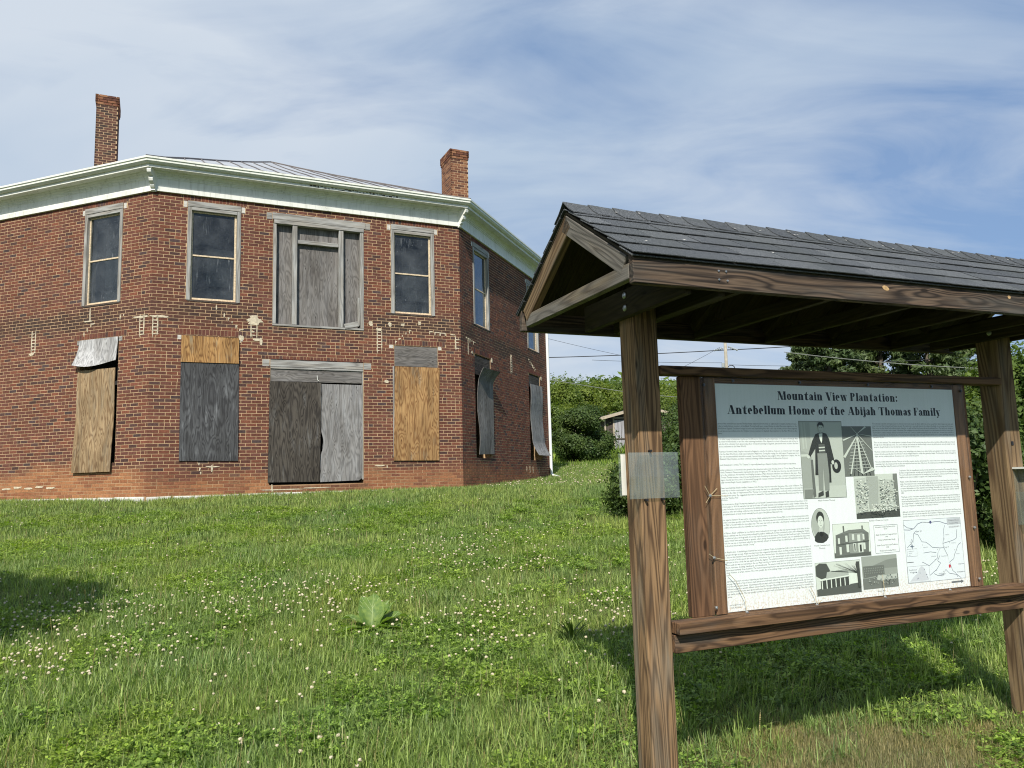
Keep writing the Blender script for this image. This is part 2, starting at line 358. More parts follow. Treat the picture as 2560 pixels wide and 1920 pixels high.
# ------------------------------------------------------------------ ground
GY = [-1500, -10, 0, 4, 5, 9, 12.6, 16, 17.5, 20, 22, 27, 36, 45, 60, 100, 2500]
GZ = [-3.2, -2.9, -1.95, -1.6, -1.5, -1.1, -.74, -.34, -.24, -.235, -.19, .03, .62, 1.3, 2.5, 4, 4]
def gz(x, y):
    yy = np.asarray(y, float)
    return np.interp(yy, GY, GZ) + .02*np.sin(np.asarray(x)*.9+yy*.4)*np.clip((16-yy)/6, 0, 1)*np.clip(yy/6, 0, 1)
def grid_axis(a, b, n, c0, k=2.6):
    u = np.linspace(-1, 1, n); s = np.sinh(u*k*1.7)/math.sinh(k*1.7)
    return np.where(s < 0, c0+(c0-a)*s, c0+(b-c0)*s)
xs = grid_axis(-1500, 1500, 91, 0); ys = np.unique(np.concatenate([np.array([-1500, -600, -200, -60, -20, -10, -5]), np.arange(-3, 60, .6), np.array([65, 75, 90, 100, 160, 300, 600, 1200, 2500])]))
XX, YY = np.meshgrid(xs, ys); ZZ = gz(XX, YY); nx = len(xs)
V = np.stack([XX.ravel(), YY.ravel(), ZZ.ravel()], 1)
F = [(j*nx+i, j*nx+i+1, (j+1)*nx+i+1, (j+1)*nx+i) for j in range(len(ys)-1) for i in range(nx-1)]
tag(mesh('ground', V.tolist(), F, GROUND, smooth=True), kind='structure')

# far ridge
hv = []; hf = []; NX = 160; NY = 16
for j in range(NY):
    for i in range(NX):
        x = -260+i*5.6; v = j/(NY-1); y = 380+v*200
        ridge = 56-.10*(x-20)+2.5*math.sin(x*.02)+4*noise.noise(Vector((x*.012, 3, 1)))
        z = max(4-(.1 if v == 0 else 0), 3+ridge*min(1, (v*1.35))**.8) + (6*noise.noise(Vector((x*.05, y*.05, 0)))+3.5*noise.noise(Vector((x*.17, y*.17, 5))))*min(1, v*3)
        hv.append((x, y, z))
hf = [(j*NX+i, j*NX+i+1, (j+1)*NX+i+1, (j+1)*NX+i) for j in range(NY-1) for i in range(NX-1)]
tag(mesh('hill', hv, hf, HILLM, smooth=False), kind='structure')

# ------------------------------------------------------------------ octagonal house
S8 = 7.2954; HA = R(24.8882); ZB = -.1626; HW = 6.8
def ang(d): return Vector((math.cos(HA+R(d)), math.sin(HA+R(d)), 0))
C = {1: Vector((-7.91792, 16.83965, ZB))}
C[2] = C[1]+ang(0)*S8; CTR = C[1]+ang(0)*(S8/2)+ang(90)*(S8*(1+2**.5)/2)
for k in range(3, 9): C[k] = C[k-1]+ang(45*(k-2))*S8
C[0] = C[8]
APO = S8*(1+2**.5)/2
class Face:
    def __init__(s, i):
        s.p = C[i]; s.t = (C[i+1]-C[i]).normalized(); s.n = Vector((s.t.y, -s.t.x, 0))
    def P(s, t, z, o=0.): return s.p+s.t*t+s.n*o+Vector((0, 0, z))
    def M(s, t, z, o=0.):       # local x = along the wall, y = outwards, z = up
        return frame(s.P(t, z, o), s.t, None, (0, 0, 1)) @ Matrix.Diagonal((1, -1, 1, 1)) if False else Matrix(((s.t.x, s.n.x, 0, s.P(t, z, o).x), (s.t.y, s.n.y, 0, s.P(t, z, o).y), (0, 0, 1, s.P(t, z, o).z), (0, 0, 0, 1)))
FC = {i: Face(i) for i in range(8)}
LF, CF, RF = FC[0], FC[1], FC[2]
house = thing('octagonal_house', 'two storey red brick octagonal house with boarded lower windows, white cornice and two tall chimneys', 'house', (CTR.x, CTR.y, ZB-.1))
WIN_U = (4.38, 6.60); WIN_L = (.75, 3.55)
T1 = (.70, 1.85); T2 = (5.45, 6.60)
def openings(i):
    if i == 1: return [(T1[0], T1[1], *WIN_U), (T2[0], T2[1], *WIN_U), (2.58, 4.75, 3.90, 6.44), (T1[0], T1[1], *WIN_L), (5.52, 6.66, *WIN_L), (2.55, 4.74, .17, 3.10)]
    if i in (0, 2): return [(a, b, *q) for a, b in ((.90, 2.04) if i == 2 else (.72, 1.86), (5.35, 6.50) if i == 2 else (5.25, 6.40)) for q in (WIN_U, WIN_L)]
    return []
# mortar-coloured wall body with the openings cut through and their reveals
wb = MB(); DEP = .34
for i in range(8):
    f = FC[i]; ops = openings(i)
    ts = sorted({0, S8, *[o[0] for o in ops], *[o[1] for o in ops]}); zs = sorted({-.25, HW+.62, *[o[2] for o in ops], *[o[3] for o in ops]})
    for a, b in zip(ts, ts[1:]):
        for c, d in zip(zs, zs[1:]):
            tm, zm = (a+b)/2, (c+d)/2
            if any(o[0] < tm < o[1] and o[2] < zm < o[3] for o in ops): continue
            wb.add([f.P(a, c), f.P(b, c), f.P(b, d), f.P(a, d)], [(0, 1, 2, 3)])
    for a, b, c, d in ops:
        q = [f.P(a, c), f.P(b, c), f.P(b, d), f.P(a, d)]; r = [f.P(a, c, -DEP), f.P(b, c, -DEP), f.P(b, d, -DEP), f.P(a, d, -DEP)]
        wb.add(q+r, [(0, 4, 5, 1), (1, 5, 6, 2), (2, 6, 7, 3), (3, 7, 4, 0)])
wall = wb.build('wall', MORTAR, house)
# bricks
COURSE = HW/90; BL = .215; JT = .0112; PROUD = .0035
PAL = [((.148, .058, .040), 6), ((.128, .053, .040), 6), ((.170, .063, .040), 3), ((.085, .046, .041), 2), ((.18, .066, .04), .7), ((.074, .048, .048), .5)]
PC = [p[0] for p in PAL]; PW = [p[1] for p in PAL]
def bricktone(fi, t, z, rr):
    c = list(rr.choices(PC, PW)[0]); k = rr.uniform(.85, 1.2); c = [x*k for x in c]
    n = noise.noise(Vector((t*.8+fi*9, z*.9, 1.3))); n2 = noise.noise(Vector((t*2.1+fi*5, z*2.4, 7.7)))
    # weathered orange rising-damp band at the foot
    top = .60+.28*n+(.14 if fi == 0 else 0); w = max(0, min(1, (top-z)/.3))*(1. if fi == 0 else .85 if fi == 1 else .55)*(.8+.5*n2)
    o = (.40, .185, .085) if rr.random() < .7 else (.30, .125, .06); w = max(0, min(1, w)); c = [a*(1-w)+b*w for a, b in zip(c, o)]
    # sooty dark band between the storeys and under the sills
    s_ = max(0, 1-abs(z-(4.02 if fi != 1 else 4.1))/.38)*(.95 if fi == 0 else .7 if fi == 1 else .75)*(.6+1.3*max(0, n2+.25))
    if fi == 1 and 2.3 < t < 5.0: s_ *= .3
    for a, b, c0, d0 in openings(fi):
        if a-.05 < t < b+.05 and 0 < c0-z < .35: s_ = max(s_, .55*(1-(c0-z)/.35))
    if fi == 2 and z > 4.7: s_ = max(s_, .3*(.5+n))  # right face: upper part toned darker, varied by noise
    s_ = min(.8, s_); d = (.05, .036, .03); c = [a*(1-s_)+b*s_ for a, b in zip(c, d)]
    return tuple(c)
SOLD = {1: [(.50, 2.00, 3.575), (5.33, 6.86, 3.575), (2.35, 4.96, 3.085), (.60, 1.98, 6.685), (5.34, 6.74, 6.685)],
        0: [(5.05, 6.62, 3.575), (5.15, 6.55, 6.685), (.55, 2.0, 3.575), (.6, 1.98, 6.685)], 2: [(.72, 2.2, 3.575), (.8, 2.14, 6.685), (5.2, 6.65, 3.575), (5.25, 6.6, 6.685)]}
LINT = {1: [(2.37, 4.93, 2.91, 3.08), (2.43, 4.92, 6.45, 6.62), (.60, 1.95, 6.53, 6.67), (5.35, 6.70, 6.53, 6.67), (.56, 1.91, 3.45, 3.55), (5.39, 6.76, 3.47, 3.57)],
        0: [(5.2, 6.52, 6.53, 6.68), (5.15, 6.5, 3.46, 3.57)], 2: [(.82, 2.1, 6.53, 6.68), (.84, 2.12, 3.46, 3.57), (5.28, 6.58, 6.53, 6.68), (5.28, 6.6, 3.46, 3.57)]}
bricks = []          # (face, t0, t1, z0, z1, tone, proud)
for fi in (0, 1, 2):
    rr = random.Random(100+fi); ops = openings(fi)
    up_ = lambda z: math.ceil((z+.085)/COURSE)*COURSE+JT/2
    blocks = ops+[(a, b, z, up_(z)) for a, b, z in SOLD[fi]]+LINT[fi]
    for k in range(90):
        z0 = k*COURSE+JT/2; z1 = (k+1)*COURSE-JT/2; zm = (z0+z1)/2
        cuts = sorted([(o[0], o[1]) for o in blocks if o[2] < zm < o[3]])
        segs = []; cur = 0.
        for a, b, c_, d_ in sorted((max(o[0], 0), min(o[1], S8), o[2], o[3]) for o in blocks if o[2] < zm < o[3]):
            for y0, y1 in ((d_+.004, z1), (z0, c_-.004)):
                if y1-y0 > .012 and y0 >= z0-.001:
                    q = a
                    while q < b-.03: bricks.append((fi, q+.004, min(q+.22, b)-.004, y0, y1, bricktone(fi, q, zm, rr), PROUD)); q += .228
        for a, b in cuts:
            if a > cur: segs.append((cur, a))
            cur = max(cur, b)
        if cur < S8: segs.append((cur, S8))
        off = (BL+JT)*(.5 if k % 2 else 0)+rr.uniform(-.012, .012)
        for a, b in segs:
            t = (BL+JT)*math.floor((a-off)/(BL+JT))+off
            while t < b:
                L = BL
                p0 = max(t, a+(0 if a == 0 else JT*.6)); p1 = min(t+L, b-(0 if b == S8 else JT*.6))
                if p1-p0 < .014:
                    t += BL+JT; continue
                split = rr.random() < .07 and p1-p0 > .2
                parts = [(p0, (p0+p1)/2-JT/2), ((p0+p1)/2+JT/2, p1)] if split else [(p0, p1)]
                for q0, q1 in parts:
                    if q0 == 0: q0 -= PROUD*.41
                    if abs(q1-S8) < 1e-6: q1 += PROUD*.41
                    tone = bricktone(fi, (q0+q1)/2, zm, rr)
                    if q0 <= 0 or q1 >= S8:      # angled corner brick: same tone on both faces
                        corner = fi if q0 <= 0 else fi+1
                        tone = bricktone(1, 0, zm, random.Random(k*7+corner))
                    bricks.append((fi, q0+rr.uniform(0, .002), q1-(0 if q1 > S8 else rr.uniform(0, .003)), z0+rr.uniform(0, .003), z1-rr.uniform(0, .003), tone, PROUD+(0 if q0 <= 0 or q1 >= S8 else rr.uniform(-.0015, .002))))
                t += BL+JT
    for a, b, z in SOLD[fi]:
        n = max(1, round((b-a)/.078)); w = (b-a)/n
        for q in range(n): bricks.append((fi, a+q*w+.004, a+(q+1)*w-.004, z+.004, min(up_(z)-JT, HW-.003), bricktone(fi, a+q*w, z, rr), PROUD+rr.uniform(-.001, .002)))
def pix(b):
    f = FC[b[0]]; q = [proj(f.P(*p)) for p in ((b[1], b[3]), (b[2], b[3]), (b[2], b[4]), (b[1], b[4]))]
    if min(x for x, y in q) < 0: return 0
    return abs(sum(q[i][0]*q[(i+1) % 4][1]-q[(i+1) % 4][0]*q[i][1] for i in range(4)))/2
order = sorted(range(len(bricks)), key=lambda i: -pix(bricks[i])); top = set(order[:300])
bw = MB(); NF = [(0, 1, 2, 3), (0, 3, 7, 4), (1, 5, 6, 2), (3, 2, 6, 7), (0, 4, 5, 1)]
unit = bpy.data.meshes.new('brick'); g_ = .02
unit.from_pydata([(-.5, 1, -.5), (.5, 1, -.5), (.5, 1, .5), (-.5, 1, .5), (-.5, 0, -.5), (.5, 0, -.5), (.5, 0, .5), (-.5, 0, .5)], [], [tuple(reversed(f)) for f in NF]); unit.materials.append(BRICK_S)
for i, b in enumerate(bricks):
    fi, t0, t1, z0, z1, tone, pr = b; f = FC[fi]
    if i in top:
        o = bpy.data.objects.new('brick', unit); o.color = (*tone, 1)
        link(o, wall, f.M((t0+t1)/2, (z0+z1)/2) @ Matrix.Diagonal((t1-t0, pr, z1-z0, 1)))
    else:
        q = [(t0, z0), (t1, z0), (t1, z1), (t0, z1)]
        bw.add([f.P(t, z, pr) for t, z in q]+[f.P(t, z, 0) for t, z in q], NF, tone)
# plain brick coursing on the faces turned away
tag(bw.build('brickwork', BRICK_J, wall, usecol=True), kind='stuff')
# mortar smears left by a lost porch
def smear(fi, rects, name='mortar_patch'):
    m = MB(); f = FC[fi]
    for k, (t0, t1, z0, z1) in enumerate(rects):
        if min(t1-t0, z1-z0) < .04 and random.random() < .1: continue
        if t1-t0 < .04: t0 += random.uniform(0, .01); z0 += random.uniform(-.02, .04)
        elif z1-z0 < .04: t1 -= random.uniform(-.02, .05)
        n = 7; pts = []
        for j in range(n*2):
            a = 2*math.pi*j/(n*2); ex = math.copysign(abs(math.cos(a))**.6, math.cos(a)); ey = math.copysign(abs(math.sin(a))**.6, math.sin(a))
            w = random.uniform(.75, 1.25); pts.append(((t0+t1)/2+ex*(t1-t0)/2*w, (z0+z1)/2+ey*(z1-z0)/2*w))
        o = PROUD+.006+.0007*(k % 7)
        V = [f.P(t, z, o) for t, z in pts]+[f.P((t0+t1)/2+(t-(t0+t1)/2)*1.1, (z0+z1)/2+(z-(z0+z1)/2)*1.1, 0) for t, z in pts]; N = len(pts)
        m.add(V, [tuple(range(N))]+[(j, N+j, N+(j+1) % N, (j+1) % N) for j in range(N)])
    return m.build(name, CONC, wall)
def ladder(t, z0, z1, w):
    r = [(t-w/2-.015, t-w/2+.015, z0, z1), (t+w/2-.014, t+w/2+.014, z0+.03, z1-.01)]
    z = math.ceil(z0/COURSE)*COURSE
    while z < z1: r.append((t-w/2, t+w/2, z-.012, z+.013)); z += COURSE
    return r
def steps(t, z, n, dt, dz):
    r = []
    for k in range(n):
        r.append((t-.014, t+.014, z-.06, z+.02)); 
        if random.random() < .7: r.append((min(t, t+dt), max(t, t+dt), z-.012, z+.012))
        t += dt; z += dz
    return r
smear(1, [(2.00, 2.36, 3.93, 4.02), (2.08, 2.27, 4.0, 4.09), (2.05, 2.3, 3.87, 3.95)]+ladder(2.17, 3.56, 3.9, .13)+[(2.14, 2.36, 3.5, 3.56), (2.3, 2.37, 3.4, 3.55)])
smear(1, ladder(5.14, 3.38, 3.92, .11)+[(5.07, 5.2, 3.9, 3.96)])
smear(1, ladder(.0+.09, 3.5, 3.95, .1)+[(.02, .35, 3.92, 3.97)])
smear(1, steps(1.35, 4.25, 7, .085, -.085)); smear(1, steps(5.55, 3.65, 5, .09, .075)+[(6.15, 6.21, 4.1, 4.2)]); smear(1, steps(6.45, 3.95, 5, .14, -.012))
smear(1, ladder(7.2, 3.5, 3.85, .1)); smear(1, [(1.84, 1.9, 3.42, 3.62), (1.88, 1.96, 3.5, 3.6)]); smear(1, steps(1.05, .68, 3, .02, -.1)+[(1.3, 1.34, .5, .66), (1.2, 1.45, .6, .63)])
smear(1, [(5.0, 5.3, .56, .59), (5.3, 5.33, .5, .58)]); smear(1, [(2.4, 3.3, .055, .075), (2.6, 2.63, .0, .17), (3.3, 3.9, .075, .095)])
smear(1, [(5.27, 5.36, 2.6, 2.68)]); smear(1, [(4.9+.4*k+random.uniform(-.1, .1), 4.93+.4*k+random.uniform(-.1, .1)+.04, 4.02, 4.12) for k in range(3)])
smear(0, ladder(3.77, 3.38, 3.92, .12)+[(3.66, 3.8, 3.34, 3.4)]); smear(0, steps(5.35, 3.72, 3, .1, .1)+[(5.5, 5.53, 4.0, 4.3), (5.35, 5.6, 3.98, 4.01)]); smear(0, [(6.4+.1*k, 6.43+.1*k, 3.95+.03*(k % 2), 4.06) for k in range(3)])
smear(0, ladder(7.05, 3.5, 3.98, .12)+[(6.8, 7.2, 3.93, 3.97)]); smear(0, [(3.0+.35*k, 3.25+.35*k, .22+.03*(k % 2), .26+.03*(k % 2)) for k in range(5)])
smear(2, steps(.35, 3.9, 5, .12, -.01)+[(.45, .48, 3.5, 3.9)]); smear(2, ladder(3.75, 3.35, 3.9, .1)); smear(2, steps(5.4, 4.0, 6, .12, -.05)); smear(2, [(.7, .78, 3.52, 3.6), (2.1, 2.2, 3.45, 3.6), (6.6, 6.7, 3.45, 3.58)])
smear(2, [(4.9+.3*k, 4.93+.3*k, .35, .55) for k in range(5)])
# foundation stones
for fi, t, tend in ((0, 0, S8), (1, 0, S8), (2, 0, S8)):
    rr = random.Random(fi+40); f = FC[fi]; k = 0
    while t < tend-.05:
        L = min(rr.uniform(.32, .85), tend-t); h = .20+rr.uniform(-.012, .012)
        me = bevbox(L-.025, .14, h, .022, .010, fi*100+k).copy(); me.name = 'foundation_stone'; me.materials.append(STONE)
        M = f.M(t+L/2, -h/2-.008, -.025+rr.uniform(0, .012)); link(bpy.data.objects.new('foundation_stone', me), house, M); t += L; k += 1

# ---- joinery on the wall
def wbox(name, parent, f, t0, t1, z0, z1, o0, o1, mat, vert=None):
    """timber lying in the wall: local x follows the grain (longest side unless vert given)"""
    vert = (z1-z0) > (t1-t0) if vert is None else vert
    tm, zm, om = (t0+t1)/2, (z0+z1)/2, (o0+o1)/2; d = f.P(tm, zm, om)
    if vert: M = Matrix(((0, f.t.x, f.n.x, d.x), (0, f.t.y, f.n.y, d.y), (1, 0, 0, d.z), (0, 0, 0, 1))); dims = (z1-z0, t1-t0, o1-o0)
    else: M = Matrix(((f.t.x, 0, f.n.x, d.x), (f.t.y, 0, f.n.y, d.y), (0, 1, 0, d.z), (0, 0, 0, 1))) @ Matrix.Diagonal((1, 1, 1, 1)); dims = (t1-t0, z1-z0, o1-o0)
    me = bevbox(*dims, .003).copy(); me.name = name; me.materials.append(mat); return link(bpy.data.objects.new(name, me), parent, M)
def sheet(name, parent, f, quad, mat, o=.03, thick=.014, warp=None, nu=12, nv=24, edge=None):
    """plywood sheet; quad = (tl, tr, bl, br) as (t, z); warp(u, v) -> extra distance from the wall; v = 0 at the foot"""
    (tlt, tlz), (trt, trz), (blt, blz), (brt, brz) = quad
    tm = (tlt+trt+blt+brt)/4; zm = (tlz+trz+blz+brz)/4; d = f.P(tm, zm, 0)
    M = Matrix(((0, f.t.x, f.n.x, d.x), (0, f.t.y, f.n.y, d.y), (1, 0, 0, d.z), (0, 0, 0, 1)))
    V = []
    for s_ in (thick, 0):
        for j in range(nv+1):
            v = j/nv
            for i in range(nu+1):
                u = i/nu; t = (blt*(1-u)+brt*u)*(1-v)+(tlt*(1-u)+trt*u)*v; z = (blz*(1-u)+brz*u)*(1-v)+(tlz*(1-u)+trz*u)*v
                if edge: t, z = edge(u, v, t, z)
                V.append((z-zm, t-tm, o+s_+(warp(u, v) if warp else 0)))
    w = nu+1; n = w*(nv+1); F = []
    for j in range(nv):
        for i in range(nu):
            a = j*w+i; F.append((a, a+w, a+w+1, a+1)[::-1]); F.append((n+a, n+a+1, n+a+w+1, n+a+w)[::-1])
    for j in range(nv): a = j*w; F.append((a, n+a, n+a+w, a+w)); a = j*w+nu; F.append((a, a+w, n+a+w, n+a))
    for i in range(nu): F.append((i, i+1, n+i+1, n+i)); a = nv*w+i; F.append((a, n+a, n+a+1, a+1))
    return mesh(name, V, F, mat, parent, M)
EARW = simple('flaking_white_lintel_end', (.52, .50, .45), .9, 25., .35)
def lintel(f, t0, t1, z0, z1, mat=WD_GREY, ears=EARW, eo=.10, ez=.03):
    l = wbox('lintel', house, f, t0, t1, z0, z1, -.12, .022, mat, False)
    for s_ in (-1, 1):
        a = (t0-eo, t0-.012) if s_ < 0 else (t1+.012, t1+eo); wbox('lintel_end', l, f, a[0], a[1], z0-ez+random.uniform(0, .02), z1-.005-random.uniform(0, .02), -.1, .006, ears, True)
    return l
def window_upper(f, t0, t1, wide=.085, shade=None):
    z0, z1 = WIN_U; w = bpy.data.objects.new('window', None); link(w, house, Matrix.Translation(f.P((t0+t1)/2, z0, 0)))
    z1 = 6.53
    wbox('frame_jamb', w, f, t0, t0+wide, z0-.02, z1, -.16, .02, WD_GREY); wbox('frame_jamb', w, f, t1-wide, t1, z0-.02, z1, -.16, .02, WD_GREY)
    wbox('frame_head', w, f, t0+wide+.002, t1-wide-.002, z1-.075, z1, -.16, .016, WD_GREY)
    wbox('sill', w, f, t0+.03, t1-.03, z0-.05, z0-.012, -.2, .012, DRYROT)
    a, b, c, d = t0+wide+.003, t1-wide-.003, z0+.0, z1-.078; mid = (c+d)/2+.0
    for nm, q in (('sash_stile', (a, a+.035, c, d)), ('sash_stile', (b-.045, b, c, d)), ('sash_rail', (a+.037, b-.047, c, c+.05)), ('sash_rail', (a+.037, b-.047, d-.03, d)), ('meeting_rail', (a+.037, b-.047, mid-.018, mid+.018))):
        wbox(nm, w, f, *q, -.09, -.05, SASH)
    for q in ((c+.052, mid-.02), (mid+.02, d-.032)):
        g = f.P((a+b)/2-.005, (q[0]+q[1])/2, -.07); M = Matrix(((0, f.t.x, f.n.x, g.x), (0, f.t.y, f.n.y, g.y), (1, 0, 0, g.z), (0, 0, 0, 1)))
        me = bevbox(q[1]-q[0], b-a-.084, .004, .0005).copy(); me.name = 'pane'; me.materials.append(GLASS); link(bpy.data.objects.new('pane', me), w, M)
    wbox('room_dark_sheet', w, f, t0, t1, z0-.02, z1, -.62, -.6, DARKIN)  # near-black sheet added behind the panes as the room's darkness
    lintel(f, t0-.0, t1+.0, 6.54, 6.668, eo=.09)
    return w
for f, a in ((CF, T1), (CF, T2), (LF, (5.25, 6.40)), (LF, (.72, 1.86)), (RF, (.90, 2.04)), (RF, (5.35, 6.50))): window_upper(f, *a)
def backing(f, t0, t1, z0, z1): wbox('opening_dark_sheet', house, f, t0+.003, t1-.003, z0+.003, z1-.003, -.33, -.31, DARKIN)  # near-black sheet added in the opening in place of the unlit inside
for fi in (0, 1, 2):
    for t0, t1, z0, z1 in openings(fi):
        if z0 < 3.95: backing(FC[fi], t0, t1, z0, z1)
sn = math.sin
# centre face, lower left: amber scrap over a charcoal sheet
sheet('plywood_panel', house, CF, ((.63, 2.955), (1.855, 2.955), (.64, .75), (1.865, .735)), PL_DARK, .012, warp=lambda u, v: .006*sn(v*7)+.012*(u < .03)*(1-v)).__setitem__('label', 'charcoal grey plywood sheet')
sheet('plywood_panel', house, CF, ((.635, 3.54), (1.85, 3.53), (.625, 2.94), (1.85, 2.945)), PL_AMBER, .034, nv=10).__setitem__('label', 'amber plywood strip above a grey sheet')
for a, b in ((.55, .63), (1.86, 1.93)): wbox('lintel_end', house, CF, a, b, 3.45+random.uniform(0, .02), 3.55, -.05, .006, EARW, False)
# centre face, lower right
wbox('board_panel', house, CF, 5.50, 6.665, 3.03, 3.56, -.04, -.01, PL_GREY, False).__setitem__('label', 'grey horizontal grained board')
wbox('frame_jamb', house, CF, 5.475, 5.515, .78, 3.03, -.06, .008, WD_GREY)
sheet('plywood_panel', house, CF, ((5.53, 3.02), (6.69, 3.02), (5.475, .69), (6.645, .68)), PL_ORANGE, .022, warp=lambda u, v: .008*sn(v*5+u*2)).__setitem__('label', 'orange tan plywood sheet')
for a, b in ((5.39, 5.49), (6.67, 6.76)): wbox('lintel_end', house, CF, a, b, 3.48, 3.56+random.uniform(0, .01), -.05, .006, EARW, False)
# left face, lower: silvered curling strip over a long tan sheet
sheet('plywood_panel', house, LF, ((5.25, 2.86), (6.36, 2.86), (5.20, .555), (6.34, .56)), PL_TAN, .02, warp=lambda u, v: .035*(1-v)**3+.01*sn(v*9)).__setitem__('label', 'tan plywood sheet')
sheet('plywood_panel', house, LF, ((5.26, 3.56), (6.40, 3.56), (5.20, 2.96), (6.37, 2.98)), PL_SILVER, .018, warp=lambda u, v: .15*(1-v)**2.2*(.55+.45*sn(u*4.6+.5)), edge=lambda u, v, t, z: (t-.03*(1-v)*(1-u), z-.05*(1-v)*sn(u*5-.5)), nv=12).__setitem__('label', 'silvery curled plywood strip')
for a, b in ((5.16, 5.24), (6.41, 6.50)): wbox('lintel_end', house, LF, a, b, 3.46, 3.56, -.05, .014, WD_GREY, False)
sheet('plywood_panel', house, LF, ((.74, 3.5), (1.86, 3.5), (.72, .7), (1.86, .7)), PL_GREY, .02)
# right face, lower pair: warped sheets peeling at their heads
wbox('board_panel', house, RF, .92, 2.04, 3.0, 3.52, -.04, -.012, PL_DOOR, False)
sheet('plywood_panel', house, RF, ((1.0, 3.17), (2.10, 3.17), (1.0, .84), (2.07, .87)), PL_GREY, .02, warp=lambda u, v: .20*max(0, (v-.84)/.16)**1.7*(.7+.5*u)+.03*sn(v*8)*(1-u)+.015, nv=44).__setitem__('label', 'grey plywood sheet curling away from the wall at its top')
wbox('board_panel', house, RF, 5.36, 6.5, 3.12, 3.52, -.04, -.012, PL_DOOR, False)
sheet('plywood_panel', house, RF, ((5.36, 3.2), (6.55, 3.22), (5.42, .9), (6.66, .9)), PL_LIGHT, .02, warp=lambda u, v: .22*max(0, (.2-v)/.2)**1.6+.02*sn(v*9)+.015, nv=44).__setitem__('label', 'grey plywood sheet kicked out at its foot')
# lower doorway
l = wbox('lintel', house, CF, 2.54, 4.735, 2.915, 3.075, -.1, .0, WD_GREY, False)
for a, b in ((2.37, 2.53), (4.745, 4.93)): wbox('lintel_end', l, CF, a, b, 2.915, 3.075, -.1, .004, WD_GREY, False)
wbox('transom_board', house, CF, 2.555, 4.70, 2.57, 2.86, -.05, -.012, PL_GREY, False)
wbox('transom_cap', house, CF, 2.555, 4.735, 2.865, 2.905, -.07, .012, WD_GREY, False)
wbox('frame_jamb', house, CF, 4.705, 4.738, .25, 2.86, -.08, -.01, WD_GREY)
dl = sheet('door_panel', house, CF, ((2.535, 2.57), (3.72, 2.555), (2.515, .235), (3.685, .225)), PL_DOOR, .014, warp=lambda u, v: .01*sn(v*4)); dl['label'] = 'blackened plywood leaf of the lower doorway'
def ragged(u, v, t, z):
    if u < .001: t += .03*noise.noise(Vector((v*14, 2, 0)))+(.075 if .27 < v < .52 else 0)*(1-abs(v-.40)/.14 if abs(v-.4) < .14 else 0)
    if u > .999 and v < .02: t -= .03; z += .03
    return t, z
dr = sheet('door_panel', house, CF, ((3.725, 2.535), (4.70, 2.53), (3.705, .215), (4.705, .235)), PL_LIGHT, -.02, edge=ragged, nv=44); dr['label'] = 'light grey plywood leaf of the lower doorway with ragged edge'
m = MB(); m.tube([CF.P(3.62, 2.73, .02), CF.P(3.63, 2.62, .03), CF.P(3.66, 2.6, .04)], .007, 6); m.build('hook', PAINT, house)
# upper balcony doorway with sidelights
l = wbox('lintel', house, CF, 2.56, 4.79, 6.46, 6.62, -.1, .02, WD_GREY, False)
for a, b in ((2.43, 2.55), (4.80, 4.92)): wbox('lintel_end', l, CF, a, b, 6.45, 6.61, -.1, .008, WD_GREY, False)
wbox('frame_head', house, CF, 2.60, 4.755, 6.36, 6.45, -.16, .03, WD_GREY, False)
for a, b in ((2.585, 2.66), (3.03, 3.14), (4.14, 4.25), (4.665, 4.75)): wbox('frame_jamb' if b < 3 or a > 4.5 else 'mullion', house, CF, a, b, 3.93, 6.355, -.16, .015, WD_GREY)
wbox('transom_bar', house, CF, 3.143, 4.137, 5.93, 6.02, -.15, -.02, WD_GREY, False)
wbox('sill', house, CF, 2.58, 4.75, 3.88, 3.925, -.2, .02, WD_GREY, False)
for a, b, c, d in ((2.665, 3.027, 3.935, 6.35), (3.145, 4.135, 3.935, 5.925), (3.145, 4.135, 6.025, 6.35), (4.255, 4.66, 3.935, 6.35)):
    sheet('plywood_panel', house, CF, ((a, d), (b, d), (a, c), (b, c)), PL_GREY, -.13, nu=2, nv=2)
o_ = wbox('loose_board', house, CF, 4.27, 4.62, 3.93, 4.06, .0, .03, WD_GREY, False); o_.matrix_basis = o_.matrix_basis @ Matrix.Rotation(R(14), 4, 'Z')
wbox('loose_board', house, CF, 4.61, 4.655, 4.0, 4.7, -.1, .0, WD_GREY)

# ---- cornice, gutter, brackets, roof
def ring(profile, name, mat, parent=house, faces=range(8)):
    """sweep (offset, height above wall foot) profile round the octagon"""
    m = MB()
    def pt(k, o, z): p = CTR+(C[k]-CTR)*((APO+o)/APO); return Vector((p.x, p.y, ZB+z))
    for k in faces:
        for (o0, z0), (o1, z1) in zip(profile, profile[1:]):
            m.add([pt(k, o0, z0), pt(k+1, o0, z0), pt(k+1, o1, z1), pt(k, o1, z1)], [(0, 1, 2, 3)])
    return m.build(name, mat, parent)
h = HW
ring([(0.0, h+.0), (.058, h+.0), (.062, h+.105), (.034, h+.11)], 'bed_board', PAINT)
ring([(.034, h+.108), (.034, h+.30)], 'frieze', PAINT)
ring([(.034, h+.298), (.05, h+.30), (.05, h+.33), (.066, h+.335), (.066, h+.36), (.10, h+.385), (.10, h+.40), (.14, h+.43), (.15, h+.445)], 'cornice_moulding', PAINT)
ring([(.15, h+.443), (.30, h+.455), (.30, h+.435), (.335, h+.435), (.335, h+.52)], 'soffit', PAINT)
ring([(.30, h+.515), (.345, h+.50), (.385, h+.505), (.425, h+.545), (.425, h+.585), (.445, h+.60), (.445, h+.643), (.43, h+.648), (.42, h+.62), (.30, h+.615)], 'gutter', GUTTER)
